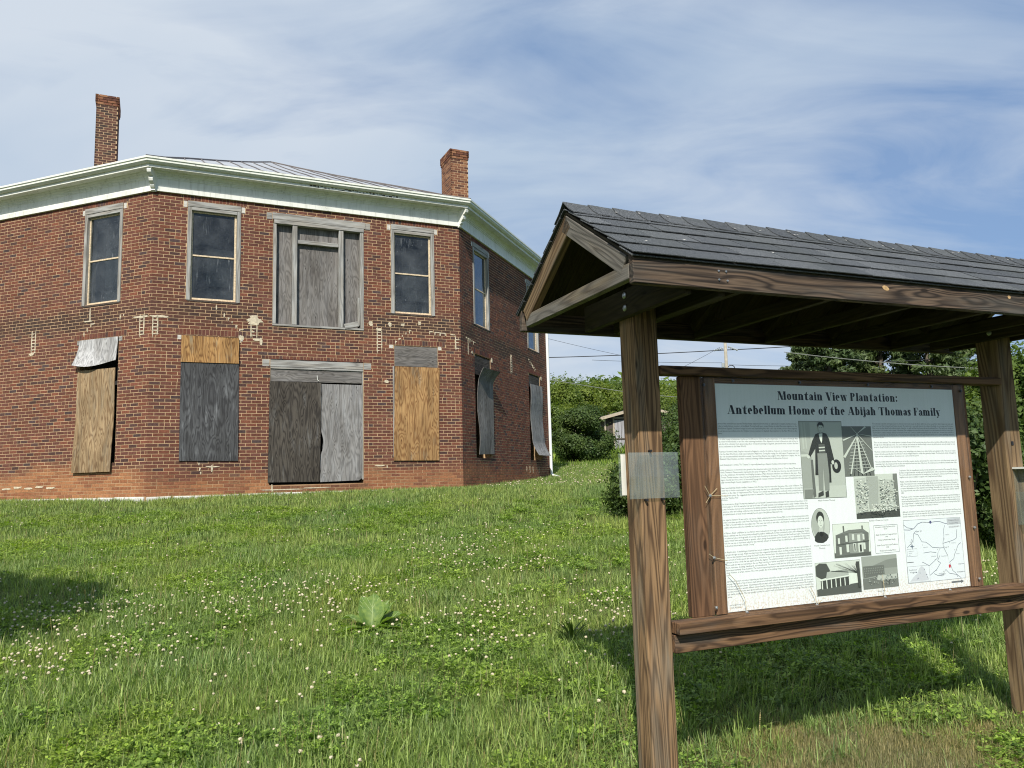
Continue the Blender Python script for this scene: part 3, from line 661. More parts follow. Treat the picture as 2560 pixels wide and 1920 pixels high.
# scroll brackets at the corners
for k in range(8):
    d = (C[k]-CTR); d.z = 0; d.normalize(); sx = Vector((d.y, -d.x, 0)); base = Vector((C[k].x, C[k].y, ZB+h)); kk = 1/math.cos(R(22.5))
    pr = [(.0, -.02), (.05, -.03), (.085, .0), (.075, .035), (.11, .05), (.135, .085), (.125, .12), (.155, .13), (.20, .17), (.215, .22), (.20, .26), (.19, .275), (.25, .285), (.30, .33), (.315, .39), (.29, .425), (.30, .45), (0, .45)]
    V = [base+d*(x*kk)+sx*w+Vector((0, 0, z)) for w in (-.045, .045) for x, z in pr]; n = len(pr)
    m = MB(); m.add(V, [tuple(range(n)), tuple(range(2*n-1, n-1, -1))]+[(j, n+j, n+(j+1) % n, (j+1) % n)[::-1] for j in range(n)])
    m.build('bracket', PAINT, house)
# rotten patch on the soffit edge
m = MB(); rr = random.Random(5)
for q in range(26):
    t = 3.5+q*.085; w = rr.uniform(.03, .08); p = CF.P(t-0.1, h+.475+rr.uniform(-.022, .022), .3365); m.box(frame(p, CF.t, None, (0, 0, 1)) @ Matrix.Diagonal((w, .006, rr.uniform(.01, .04), 1)))
m.build('peeled_paint_patch', DRYROT, house)
RP = [(APO+.43, h+.625), (APO*.95, h+.98), (APO*.8, h+1.57), (APO*.6, h+2.33), (APO*.4, h+3.10), (APO*.2, h+3.89), (.0, h+4.70)]
def rz_(r):      # roof height at inradius r
    return ZB+float(np.interp(r, [p[0] for p in RP][::-1], [p[1] for p in RP][::-1]))
def rpt(k, r): p = CTR+(C[k]-CTR)*(r/APO); return Vector((p.x, p.y, rz_(r)))
m = MB()
for k in range(8):
    for (r0, _), (r1, _) in zip(RP, RP[1:]):
        if r1 > 0: m.add([rpt(k, r0), rpt(k+1, r0), rpt(k+1, r1), rpt(k, r1)], [(0, 1, 2, 3)])
        else: m.add([rpt(k, r0), rpt(k+1, r0), rpt(k, 0)], [(0, 1, 2)])
roof = m.build('roof', TIN, house)
for k in range(8):
    P = [rpt(k, r)+Vector((0, 0, .015)) for r, _ in RP]; m = MB(); m.tube(P, .028, 6); m.build('hip_seam', SEAM, roof)
SP = .43
for k in range(8):
    f = FC[k]; nh = int((APO*math.tan(R(22.5)))/SP)
    for q in range(-nh, nh+1):
        s_ = q*SP; rend = abs(s_)/math.tan(R(22.5)); rs = [RP[0][0]]+[r for r, _ in RP[1:] if r > rend+.15]+[max(rend, .02)]
        mid = (C[k]+C[k+1])/2; dirn = (mid-CTR); dirn.z = 0; dirn.normalize()
        P = [Vector((CTR.x, CTR.y, rz_(r)+.015))+dirn*r+f.t*s_ for r in rs]; m = MB(); m.tube(P, .014, 4, caps=False); m.build('standing_seam', SEAM, roof)
# chimneys
def chimney(cx, cy, ztop, label):
    w, dp = .56, .86; z0 = rz_(math.hypot(cx-CTR.x, cy-CTR.y))-.7; t, n = ang(0), Vector((CF.n.x, CF.n.y, 0)); o = Vector((cx, cy, 0))
    core = MB(); core.box(Matrix(((t.x, n.x, 0, cx), (t.y, n.y, 0, cy), (0, 0, 1, (z0+ztop)/2), (0, 0, 0, 1))) @ Matrix.Diagonal((w-.007, dp-.007, ztop-z0-.01, 1)))
    ch = core.build('chimney', MORTAR, house); ch['label'] = label
    fl = MB(); 
    for sx, sy in ((1, 0), (-1, 0), (0, 1), (0, -1)): pass
    m = MB(); rr = random.Random(int(cx*100)); z = ztop-.005; row = 0; H = .0745
    while z > z0:
        zz0 = z-H+.014; ex = .030 if row < 3 else (.018 if row == 3 else 0)
        for axis in range(4):
            a, b, half, L = (t, n, dp/2, w) if axis in (0, 2) else (n, t, w/2, dp)
            sg = 1 if axis < 2 else -1; L2 = L/2+ex; p = -L2+(0 if (row+axis) % 2 else -.11)
            while p < L2-.02:
                q0, q1 = max(p, -L2), min(p+.202, L2)
                if q1-q0 > .03:
                    oo = half+ex; pts = [(q0, zz0), (q1, zz0), (q1, z), (q0, z)]
                    fr = [o+a*u+b*(sg*(oo))+Vector((0, 0, v)) for u, v in pts]; bk = [o+a*u+b*(sg*(oo-.035-ex))+Vector((0, 0, v)) for u, v in pts]
                    base = rr.choice([(.17, .07, .042), (.24, .11, .06), (.11, .05, .036), (.20, .085, .05), (.30, .15, .08)]) if (cx > -5 or row < 4) else rr.choice([(.10, .052, .04), (.075, .042, .035), (.13, .062, .045), (.06, .042, .036)])
                    fcs = [(0, 1, 2, 3), (0, 3, 7, 4), (1, 5, 6, 2), (3, 2, 6, 7), (0, 4, 5, 1)]
                    nrm = (fr[1]-fr[0]).cross(fr[3]-fr[0]).dot(b*sg)
                    if nrm < 0: fcs = [tuple(reversed(x)) for x in fcs]
                    m.add(fr+bk, fcs, base)
                p += .217
        z -= H; row += 1
    tag(m.build('brickwork', BRICK_J, ch, usecol=True), kind='stuff')
    fl = MB(); zf = rz_(math.hypot(cx-CTR.x, cy-CTR.y)); fl.box(Matrix(((t.x, n.x, 0, cx), (t.y, n.y, 0, cy), (0, 0, 1, zf-.05), (0, 0, 0, 1))) @ Matrix.Diagonal((w+.03, dp+.03, .5, 1))); fl.build('flashing', SEAM, ch)
pR = at(1128, 372, 23.0); pL = at(252, 238, 21.3)
chimney(pR.x+.06, pR.y+.45, pR.z-.02, 'orange red brick chimney on the right')
chimney(pL.x+.0, pL.y+.43, pL.z+.0, 'tall dark brick chimney on the left')
# downspout at the far right corner
m = MB(); dx = RF.n*.07; b0 = C[3]-RF.t*.05+dx
P = [C[3]-RF.t*.05+RF.n*.40+Vector((0, 0, h+.5)), C[3]-RF.t*.05+RF.n*.38+Vector((0, 0, h+.40)), b0+Vector((0, 0, h-.02)), b0+Vector((0, 0, h-.2)), b0+Vector((0, 0, .42)), b0+Vector((0, 0, .30)), b0+RF.n*.06+Vector((.02, -.02, .24)), b0+RF.n*.22+Vector((.05, -.08, .185))]
m.tube(P, .052, 10); ds = m.build('downspout', SPOUT, house, smooth=True)

# ------------------------------------------------------------------ information kiosk
KX, KY, KA = .6159, 3.8392, R(22.6855)
KD = Vector((math.cos(KA), math.sin(KA), 0)); KN = Vector((math.sin(KA), -math.cos(KA), 0))
def K(u, v, z): return Vector((KX, KY, 0))+KD*u+KN*v+Vector((0, 0, z))
LK, PW_ = 2.6475, .14; U0, U1 = -.324, 3.11; ZU = Vector((0, 0, 1))
kiosk = thing('information_kiosk', 'roofed wooden information kiosk with a framed history poster about the Thomas family', 'kiosk', K(LK/2, -.07, -1.55))
gb1 = float(gz(.6, 3.9)); gb2 = float(gz(3.1, 4.9))
for u, mt, gb in ((PW_/2, WD_POST, gb1), (LK+PW_/2, WD_POST2, gb2)):
    board('post', kiosk, K(u, -.07, gb-.4), K(u, -.07, .93), PW_, PW_, KN, mt, .006)
# rails
board('top_rail', kiosk, K(PW_+.002, -.03, .527), K(LK-.002, -.03, .527), .085, .045, ZU, WD_RAIL)
board('ledge_rail', kiosk, K(PW_+.002, .012, -.735), K(LK-.004, .012, -.735), .10, .055, ZU, WD_RAIL)
board('lower_rail', kiosk, K(PW_+.002, -.005, -.812), K(LK-.004, -.005, -.812), .045, .085, ZU, WD_RAIL)
board('under_rail', kiosk, K(PW_+.002, -.055, -.78), K(LK-.002, -.055, -.78), .04, .035, ZU, WD_RAIL)
for u in (.345, 2.305): board('panel_stile', kiosk, K(u+(.007 if u < 1 else 0), -.052, -.708), K(u+(.007 if u < 1 else 0), -.052, .503), .135, .038, KN, WD_WARM)
# backing board, inner frame strips
board('backing_board', kiosk, K(.43, -.075, -.10), K(2.25, -.075, -.10), .018, 1.2, ZU, WD_WARM)
for u in (.458, 2.292): board('frame_strip', kiosk, K(u, -.036, -.705), K(u, -.036, .5), .066, .03, KN, WD_STRIP)
board('frame_strip', kiosk, K(.495, -.042, -.7), K(2.25, -.042, -.7), .018, .045, ZU, WD_WARM); board('frame_strip', kiosk, K(.495, -.042, .478), K(2.25, -.042, .478), .018, .05, ZU, WD_WARM)
# poster: local x along the board, z up; origin at its top left corner
PZ1, PU0 = .4701, .4966; PWD, PHT = 1.7574, 1.1689
MPOST = Matrix(((KD.x, KN.x, 0, K(PU0, -.03, PZ1).x), (KD.y, KN.y, 0, K(PU0, -.03, PZ1).y), (0, 0, 1, PZ1), (0, 0, 0, 1)))
def pbox(x0, x1, y0, y1, z0, z1): return [(x, y, z) for x in (x0, x1) for y in (y0, y1) for z in (z0, z1)], [(0, 1, 3, 2), (4, 6, 7, 5), (0, 4, 5, 1), (2, 3, 7, 6), (0, 2, 6, 4), (1, 5, 7, 3)]
v_, f_ = pbox(0, PWD, -.0015, 0, -PHT, 0); poster = mesh('poster', v_, f_, PAPER, kiosk, MPOST)
v_, f_ = pbox(.392-PU0, 2.333-PU0, .012, .0155, -.731-PZ1, .5095-PZ1); ac = mesh('acrylic_cover', v_, f_, ACRYL, kiosk, MPOST)

INK = (.015, .016, .02); PM = []
def flat(name, polys, layer0=.0004, step=.00012):
    """polys: list of (colour, [(x, y)...]) with y measured DOWN from the poster's top; each a little proud of the last"""
    V = []; F = []; Cc = []
    for k, (c, P) in enumerate(polys):
        a = sum(P[i][0]*P[(i+1) % len(P)][1]-P[(i+1) % len(P)][0]*P[i][1] for i in range(len(P)))
        if a < 0: P = P[::-1]
        b = len(V); V += [(x, layer0+step*k if step else layer0, -y) for x, y in P]; F.append(tuple(range(b, b+len(P)))); Cc.append(c)
    return mesh(name, V, F, PRINT, poster, MPOST, Cc)
def rc(x0, y0, x1, y1): return [(x0, y0), (x1, y0), (x1, y1), (x0, y1)]
def el(cx, cy, rx, ry, n=22, a0=0, a1=360): return [(cx+rx*math.cos(R(a0+(a1-a0)*k/(n if a1-a0 >= 360 else n-1))), cy+ry*math.sin(R(a0+(a1-a0)*k/(n if a1-a0 >= 360 else n-1)))) for k in range(n)]
# --- heavy serif display lettering drawn stroke by stroke (unit = cap height, y up)
ST, HR, SF, XH = .275, .055, .06, .72
def stem(x, y0, y1, s=True, top=True, bot=True):
    o = [rc(x, y0, x+ST, y1)]
    if s and bot: o.append(rc(x-SF, y0, x+ST+SF, y0+HR))
    if s and top: o.append(rc(x-SF, y1-HR, x+ST+SF*.2, y1))
    return o
def bowl(cx, cy, rx, ry, a0=0, a1=360, n=20):
    P = []; ix, iy = max(rx-ST*.92, .03), ry-HR*1.1; out_ = []
    for k in range(n):
        b0 = a0+(a1-a0)*k/n; b1 = a0+(a1-a0)*(k+1)/n
        g = lambda A, X, Y: (cx+X*math.cos(R(A)), cy+Y*math.sin(R(A)))
        out_.append([g(b0, rx, ry), g(b1, rx, ry), g(b1, ix, iy), g(b0, ix, iy)])
    return out_
def dia(x0, y0, x1, y1, w): return [[(x0, y0), (x0+w, y0), (x1+w, y1), (x1, y1)]]
def arch(x, y1, w):       # shoulder from a stem to the next one
    return bowl(x+w/2, y1-.16, w/2, .16, 0, 180, 10)
def glyph(ch):
    if ch == 'M': return dia(.03, 0, .08, 1, HR*1.2)+[rc(-.03, 0, .19, HR), rc(-.02, 1-HR, .2, 1)]+dia(.45, 0, .08, 1, ST)+dia(.5, 0, .82, 1, HR)+stem(.80, 0, 1), 1.14
    if ch == 'A': return dia(.07, 0, .42, 1, HR)+dia(.62, 0, .34, 1, ST*1.1)+[rc(.2, .3, .68, .3+HR), rc(-.02, 0, .24, HR), rc(.5, 0, 1.0, HR)], 1.0
    if ch == 'V': return dia(.34, 0, .05, 1, ST*1.1)+dia(.45, 0, .78, 1, HR)+[rc(-.03, 1-HR, .4, 1), rc(.64, 1-HR, .92, 1)], .9
    if ch == 'P': return stem(.08, 0, 1)+bowl(.36, .74, .36, .26, -90, 90), .80
    if ch == 'H': return stem(.08, 0, 1)+stem(.68, 0, 1)+[rc(.08, .5, .8, .5+HR)], 1.02
    if ch == 'T': return stem(.34, 0, 1)+[rc(.02, 1-HR, .88, 1), rc(.02, .7, .07, 1), rc(.83, .7, .88, 1)], .92
    if ch == 'F': return stem(.08, 0, 1)+[rc(.08, 1-HR, .72, 1), rc(.67, .7, .72, 1), rc(.3, .5, .52, .5+HR), rc(.48, .38, .52, .66)], .76
    if ch == 'o': return bowl(.33, XH/2, .31, XH/2+.01), .68
    if ch == 'e': return bowl(.31, XH/2, .29, XH/2+.01, 0, 300)+[rc(.1, XH/2-.02, .56, XH/2+HR*.6)], .64
    if ch == 'a': return bowl(.25, .18, .23, .19, 60, 300, 12)+bowl(.28, XH-.2, .22, .2, 0, 150, 10)+[rc(.30, .03, .30+ST, XH-.12), rc(.5, 0, .62, HR), rc(.07, XH-.28, .22, XH-.14)], .63
    if ch == 'u': return stem(.06, .12, XH, bot=False)+bowl(.28, .16, .22, .17, 180, 330, 8)+stem(.42, 0, XH), .76
    if ch in 'nmh': 
        g = stem(.06, 0, 1 if ch == 'h' else XH); x = .06
        for _ in range(2 if ch == 'm' else 1): g += bowl(x+ST+.09, XH-.17, .21, .18, 0, 150, 8)+stem(x+.37, 0, XH-.12, top=False); x += .37
        return g, x+ST+.10
    if ch == 't': return [rc(.13, .06, .13+ST, XH-HR), [(.13, XH-HR), (.13+ST, XH-HR), (.13+ST, 1.0), (.13+ST-.06, 1.0)], rc(-.02, XH-HR*1.2, .58, XH)]+bowl(.36, .13, .23, .14, 180, 350, 8), .60
    if ch == 'i': return stem(.07, 0, XH)+[el(.18, .88, .115, .115, 12)], .38
    if ch == 'j': return stem(.09, -.15, XH, bot=False)+[el(.2, .88, .115, .115, 12)]+bowl(.12, -.14, .19, .14, 180, 360, 8), .38
    if ch == 'l': return stem(.07, 0, 1), .38
    if ch == 'w': return dia(.26, 0, .04, XH, ST*.9)+dia(.31, 0, .47, XH, HR)+dia(.62, 0, .42, XH, ST*.9)+dia(.68, 0, .88, XH, HR)+[rc(-.02, XH-HR, .32, XH), rc(.8, XH-HR, 1.0, XH), rc(.38, XH-HR, .68, XH)], 1.0
    if ch == 'y': return dia(.28, 0, .04, XH, ST)+dia(.30, -.22, .58, XH, HR)+[rc(-.02, XH-HR, .34, XH), rc(.48, XH-HR, .72, XH), el(.24, -.18, .1, .1, 10)], .70
    if ch == 'b': return stem(.06, 0, 1, bot=False)+bowl(.40, XH/2, .27, XH/2, -120, 130), .70
    if ch == 'f': return stem(.1, 0, .8, top=False)+bowl(.32, .82, .22, .18, 20, 180, 8)+[rc(.0, XH-HR*1.2, .52, XH), el(.48, .86, .1, .1, 10)], .50
    if ch == 's': return dia(.22, .14, .04, XH-.14, .30)+[rc(.1, XH-HR, .46, XH), rc(.04, 0, .42, HR), rc(.44, XH-.24, .49, XH), rc(.02, 0, .07, .24)]+bowl(.25, XH-.2, .23, .2, 30, 200, 10)+bowl(.27, .2, .23, .2, -150, 20, 10), .54
    if ch == ':': return [el(.16, .12, .12, .12, 12), el(.16, XH-.12, .12, .12, 12)], .36
    return [], .34
def title(text, x0, x1, ybase, cap):
    pen = 0; G = []
    for ch in text:
        g, a = glyph(ch); a += .02 if g else 0; G += [[(pen+x, y) for x, y in p] for p in g]; pen += a+.035
    s = (x1-x0)/pen; return [(INK, [(x0+x*s, ybase-y*cap*1.06) for x, y in p]) for p in G]
def unlayer(polys, name):
    V = []; F = []; Cc = []
    for k, (c, P) in enumerate(polys):
        a = sum(P[i][0]*P[(i+1) % len(P)][1]-P[(i+1) % len(P)][0]*P[i][1] for i in range(len(P)))
        if a < 0: P = P[::-1]
        b = len(V); V += [(x, .0004+.00004*(k % 9), -y) for x, y in P]; F.append(tuple(range(b, b+len(P)))); Cc.append(c)
    return mesh(name, V, F, PRINT, poster, MPOST, Cc)
unlayer(title('Mountain View Plantation:', .411, 1.302, .080, .044), 'title_lettering')
unlayer(title('Antebellum Home of the Abijah Thomas Family', .071, 1.640, .160, .044), 'title_lettering')
# --- body text
def textlines(name, rows, col=(.13, .14, .15)):
    """rows: (x0, x1 or None, ybase, size, text); stretched to x1 when given"""
    V = []; F = []; Cc = []
    for k, (x0, x1, yb, size, s) in enumerate(rows):
        cu = bpy.data.curves.new('line', 'FONT'); cu.body = s; cu.size = size; cu.resolution_u = 1; cu.fill_mode = 'FRONT'
        ob = bpy.data.objects.new('line', cu); me = bpy.data.meshes.new_from_object(ob)
        if len(me.vertices):
            c = np.empty(len(me.vertices)*3); me.vertices.foreach_get('co', c); c = c.reshape(-1, 3); w = c[:, 0].max()
            sx = (x1-x0)/w if x1 else 1.; b = len(V)
            V += [(x0+p[0]*sx, .0005+.00002*(k % 3), -(yb-p[1])) for p in c]; F += [tuple(b+i for i in q.vertices)[::-1] for q in me.polygons]
        bpy.data.objects.remove(ob); bpy.data.curves.remove(cu); bpy.data.meshes.remove(me)
    return mesh(name, V, F, PRINT, poster, MPOST, [col]*len(F))
LH = .01285
def para(x0, x1, y, size, lines, last=None):
    o = []
    for i, s in enumerate(lines):
        full = i < len(lines)-1 or last is None
        o.append((x0, x1 if full else x0+(x1-x0)*last, y+i*LH, size, s))
    return o
rowsL = para(.003, .528, .215, .0125, ['istory of this storied house and the Thomas family entails much more than an eight-sided or octagon plantation house.', 'rding to family history, ancestors of the Abijah Thomas family were crewed during the initial European migration to the', 'World from England. One direct lineage ancestor was Stephen Hopkins, who is the only known person to have migrated', 'e new Jamestown settlement in the Virginia Colony, returned to England, then returned to the New World on the', 'lower.'], .05)
rowsL += para(.003, .53, .296, .0125, ['g his initial voyage to Jamestown, Stephen and his fellow crew members became shipwrecked on the island of Bermuda. After', 'ng ocean worthy vessels, he and the other surviving members of the shipwreck, arrived at Jamestown just in time to', 'ade the first colonists from abandoning their fort and returning to England. Jamestown then became the first', 'anent settlement in the New World.'], .33)
rowsL += para(.004, .533, .361, .0125, ["hearing of his wife's death, Stephen returned to England to care for his children. However, he remarried and once again", 't for the New World on a small vessel named the Mayflower. During this voyage, his child named Oceanus was born.', 'the only documented birth aboard the vessel. Upon arriving, Stephen was a signer of the Mayflower Compact. He, his', 'Elizabeth Fisher Hopkins, and their combined surviving children remained in the American Colonies.'], .85)
rowsL += para(.003, .533, .430, .0125, ['ously Shakespeare\'s writing "The Tempest" is reportedly based upon Stephen Hopkins and his shipwreck experience.'], .95)
rowsL += para(.003, .538, .456, .0125, ['amily continued to be involved in the growth of the American nation. John Thomas, born in 1718 to Amon Thomas and', 'rlotte Thomas in Massachusetts, migrated to this area of Virginia in 1771. At that time, this area was still considered by', 'to be the wilderness. He married a local lady by the name of Mary Robinette who bore six children to this union. Their', 'Thomas Thomas became a man of property and influence in Washington County. He was a surveyor, served as Justice of', 'ington County and for a period of time sheriff, along with being an overseer of roads in the area of his plantation that', 'ually become Smyth County (established in 1832).'], .43)
rowsL += para(.003, .54, .549, .0125, ["been reported that Abijah's mother, Freelove Cole Thomas, was the source for the name of the town of Marion. This", 'town was to be the county seat for a proposed county that was to be called Smyth. Those responsible for forming this', "addition to the State of Virginia met at Mrs. Thomas' home which was situated to the southeast of the present home on", 'homas home place. She suggested the town be named for Francis Marion, the American Revolutionary War hero', 'n as the "Swamp Fox".'], .2)
rowsL += para(.003, .566, .632, .0125, ['ike his ancestors, Abijah Thomas was destined to prove himself a forward thinking individual. He was born and raised here on the', 'al home place in 1814. He married a local lady by the name of Priscilla Cavinette Scott and began rearing a family of twelve children. As a', "g man, he became involved in the operations of his family's plantation. He eventually held title to the original 400 acre homestead along", 'numerous other land holdings numbering in the thousands of acres. He also acted as the New York Douglas family representative, caring', 'eir landed interest of which would eventually become part of the Jefferson National Forest.'], .69)
rowsL += para(.003, .566, .712, .0125, ['ver, agrarian plantation life was not his only interest. Abijah established the Holston Woolen Mills on a tract of land approximately a mile', 'of the home place upon the South Fork of the Holston River. His water powered woolen mills became the nexus for a small town named', 'on Mills to flourish within the immediate area. This town was home to saw mills, a shirt factory, boarding houses, stores, post', ', public and private schools, sidewalks and numerous homes.'], .5)
rowsL += para(.003, .566, .779, .0125, ['of Marion, Abijah established an iron furnace which reduced iron ore to pig iron that was in great demand at the time. He also', 'lished a tannery near the furnace that produced fine leather. Additionally, he later purchased a cotton mill in Alexandria, Virginia.', 'or industries helped in the growth of not only Smyth County but in the state of Virginia and the South as a region. The southern', 'raphic United States was primarily an agrarian culture during the antebellum period. Industry was not established in many areas,', 'fore for one man to have three industries was practically unheard of. He would later be called by the author Goodrich Wilson to', 'he foremost industrialist of Smyth County".'], .34)
rowsL += para(.003, .566, .875, .0125, ["m Abijah's vision of establishing an industrial base here in Southwest Virginia, he designed and built a home that was a representative of", 'ogressive thought process. Abijah must have found the octagonal architectural style to his liking and began forming plans to have his', "e built on this small knoll overlooking the South Fork River bottom lands. The plantation's enslaved workers molded and fired the", 'erse amount of bricks used in the construction of the home. Due to the unusual angle at each corner, special molds were made', 'nstructed to form a brick that was angled at forty five degrees. This solid brick would not allow an area for moisture to penetrate', 'erance walls and was more pleasing to the eye. Many board feet of timber were felled on the plantation to construct the interior', 'floors, staircases, moldings, baseboards, and mantelpieces. The exterior walls are four brick in depth, resting on a limestone', 'dation approximately three feet thick. The interior supporting structure was constructed using the ancient mortise and tenon', "ology. However, in certain sections of the home, possibly due to the buildings' shape, iron bands were used to strengthen critical wall", 'ions.'], .04)
rowsL += para(.004, .566, 1.021, .0125, ['ctabust roof structure is a maze of supporting and lateral beams connected to one central support column, each connection being held by', 'en pegs. Thousands of feet of factory made lathes were individually nailed to the wooden walls and ceilings to support the interior', 'rt of lime and horsehair plaster. Oil paintings and frescos were painted on ceilings and walls. Mantelpieces, baseboards, stair risers, and', 'walls were painted to resemble different colors of marble. The type of faux marble decoration was popular in homes of the wealthy in', 'ictorian period. This home went above and beyond the typical marbleizing when the front parlor was painted to resemble blue', 'ank marble stonework. This was typically reserved for exterior walls of government or commercial buildings. Thus, this is a rarity', 'home.'], .05)
rowsL += [(.012, .1, 1.139, .0105, 'inted by A&B Printing, LLC'), (.022, .08, 1.152, .0105, '276.782.3922')]
textlines('body_text', rowsL)
rowsR = para(1.081, 1.738, .213, .0125, ['The home was heated by six fireplaces and wood stoves in all rooms except the library dark room on the second floor. Each fireplace was made with', 'a cast iron insert that increased their heating capacity. The dark room is reportedly haunted. According to the family, the room was used for storage.', 'Many others say that Abijah held enslaved people chained to the walls and that blood stains still mar the walls and floors. The dark room contains no', 'windows due to its location in the center of the home. This configuration resulted from the change in floor plan between the first and second floor.', 'The first floor contains a triangle entrance hall inside the front door as well as a smaller triangle foyer inside the back door. However, the second floor', 'contains a central hall inside the balcony door. This was typical in many large homes of the period and must have been a feature that Abijah wanted to', 'maintain in his plan.'], .13)
rowsR += para(1.082, 1.738, .321, .0125, ['There are two staircases. The central staircase is located off center of the home in a two-story foyer without windows. Sufficient light was obtained', "through doors of the adjoining rooms. The second staircase rises between the first floor family room to the girl's bedroom above. Ironically, the only", "access to the girl's bedroom was this staircase or through their mother's room."], .55)
rowsR += para(1.082, 1.738, .374, .0125, ['The home contains ten bedrooms, parlor, sitting room, family living room, dining room, winter kitchen, and plantation office. There are no square', 'rooms in the home except the dark room. All other rooms are triangular shaped or contain other geometrical designs. The home has six closets, all triangular in', 'shape, two that contained windows. Closets were also a rarity in this time period.'], .53)
rowsR += para(1.082, 1.738, .431, .0125, ['The home contains thirty-two windows. Those on the first floor measure nine feet, six inches tall. Two sets of double doors on the front facade, upstairs and', 'downstairs, led to the veranda and balcony that surrounded the front three sides of the home. The windows and porch afforded beautiful views of the', 'surrounding Blue Ridge Mountains and farmland.'], .35)
rowsR += para(1.260, 1.738, .484, .0125, ['Completed in 1856, the tranquility and enjoyment of this stately home were short lived. The ensuing War Between', 'the States brought destruction, not only upon the land, but the lives of those dependent on the plantation system.', "The iron foundry had been destroyed by the invading army, the plantation's enslaved people freed, and existing", 'tangible income was not available to support such a large home and holdings.'], .72)
rowsR += para(1.261, 1.738, .549, .0125, ['Multiple creditors filed lawsuits for non-payment, reducing the vast estate to a mere several hundred acres. In the', 'midst of what must have been a sad time for the family, Abijah passed away after a short illness on December 1,', '1876 here at his beloved home. His wife Priscilla and their ten surviving children were left to face the', 'perceived disintegration of their plantation and holdings. Eventually, the original home place, including', 'the octagonal house, was sold at auction forcing Mrs. Thomas to live with her children until her death in', '1885.'], .05)
rowsR += para(1.261, 1.738, .636, .0125, ['Thus began a period of successive ownerships that eventually led to this home becoming an apartment building, an', "apple storage facility and tobacco barn by the 1940's. Such change brought about neglect in what was once the most", 'unusual and fascinating antebellum home in Southwest Virginia. Mountain View Plantation, affectionately known as', "the Octagon House, is a lasting legacy to Abijah Thomas and his ancestor's dreams of creating a better life in", 'the colony of Virginia and eventually the United States of America.'], .61)
rowsR += para(1.261, 1.738, .722, .0125, ['Although currently in a serious state of disrepair, many visitors from across the nation and Europe have', 'already returned to look at this marvel in the mountains of Virginia. Be it a family connection, love of', 'unusual architecture or history, or seeking out spiritual connections, the Octagon House continues to fascinate all.'])
textlines('body_text', rowsR)
rowsC = [(.64, .76, .6345, .011, 'Abijah Preston Thomas'), (.592, .70, .8745, .011, 'Priscilla Cavinette Scott'), (.622, .666, .889, .011, 'Thomas'), (1.0, 1.145, .759, .011, 'Remains of Thomas Iron Foundry'), (1.02, 1.08, 1.147, .0105, 'Holston Mills'),
         (1.04, 1.195, .797, .0115, 'Information compiled by Derek A. Orr'), (1.105, 1.13, .808, .0115, 'from:'), (1.04, 1.203, .840, .0115, 'Abijah Thomas & his Octagonal House,'), (1.11, 1.132, .853, .0115, '1990'), (1.056, 1.185, .869, .0115, 'Written by Mack Howard Sturgill'),
         (1.044, 1.203, .898, .0115, 'Smyth County History and Traditions,'), (1.11, 1.132, .911, .0115, '1932'), (1.06, 1.185, .929, .0115, 'Written by Goodridge Wilson')]
textlines('caption_text', rowsC, (.06, .06, .065))
def outline(x0, y0, x1, y1, w=.0018, c=(.12, .13, .15)): return [(c, rc(x0, y0, x1, y0+w)), (c, rc(x0, y1-w, x1, y1)), (c, rc(x0, y0+w, x0+w, y1-w)), (c, rc(x1-w, y0+w, x1, y1-w))]
unlayer(outline(1.029, .783, 1.211, .938), 'caption_border')
G_ = lambda k: (k*.93, k, k*.88)
rr = random.Random(3)
# portrait of a standing man in a long coat with a hat in his hand
x0, y0, x1, y1 = .541, .195, .85, .620; w_, h_ = x1-x0, y1-y0
Q = lambda pts: [(x0+a*w_, y0+b*h_) for a, b in pts]
pol = [(G_(.05), rc(x0, y0, x1, y1)), (G_(.42), rc(x0+.002, y0+.002, x1-.002, y1-.002)), (G_(.5), Q([(.25, .02), (.99, .02), (.99, .84), (.25, .84)])), (G_(.55), Q([(.25, .84), (.99, .84), (.99, .99), (.2, .99)]))]
pol += [(G_(.36), Q([(.01, .38), (.24, .44), (.25, .86), (.01, .86)])), (G_(.5), Q([(.04, .02), (.08, .02), (.10, .36), (.06, .36)])), (G_(.5), Q([(.11, .02), (.14, .02), (.16, .36), (.13, .36)])), (G_(.6), Q([(.01, .43), (.26, .43), (.26, .46), (.01, .46)])), (G_(.14), Q([(.22, .5), (.27, .5), (.29, .97), (.22, .99)])), (G_(.22), Q([(.03, .88), (.24, .88), (.2, .99), (.03, .99)]))]
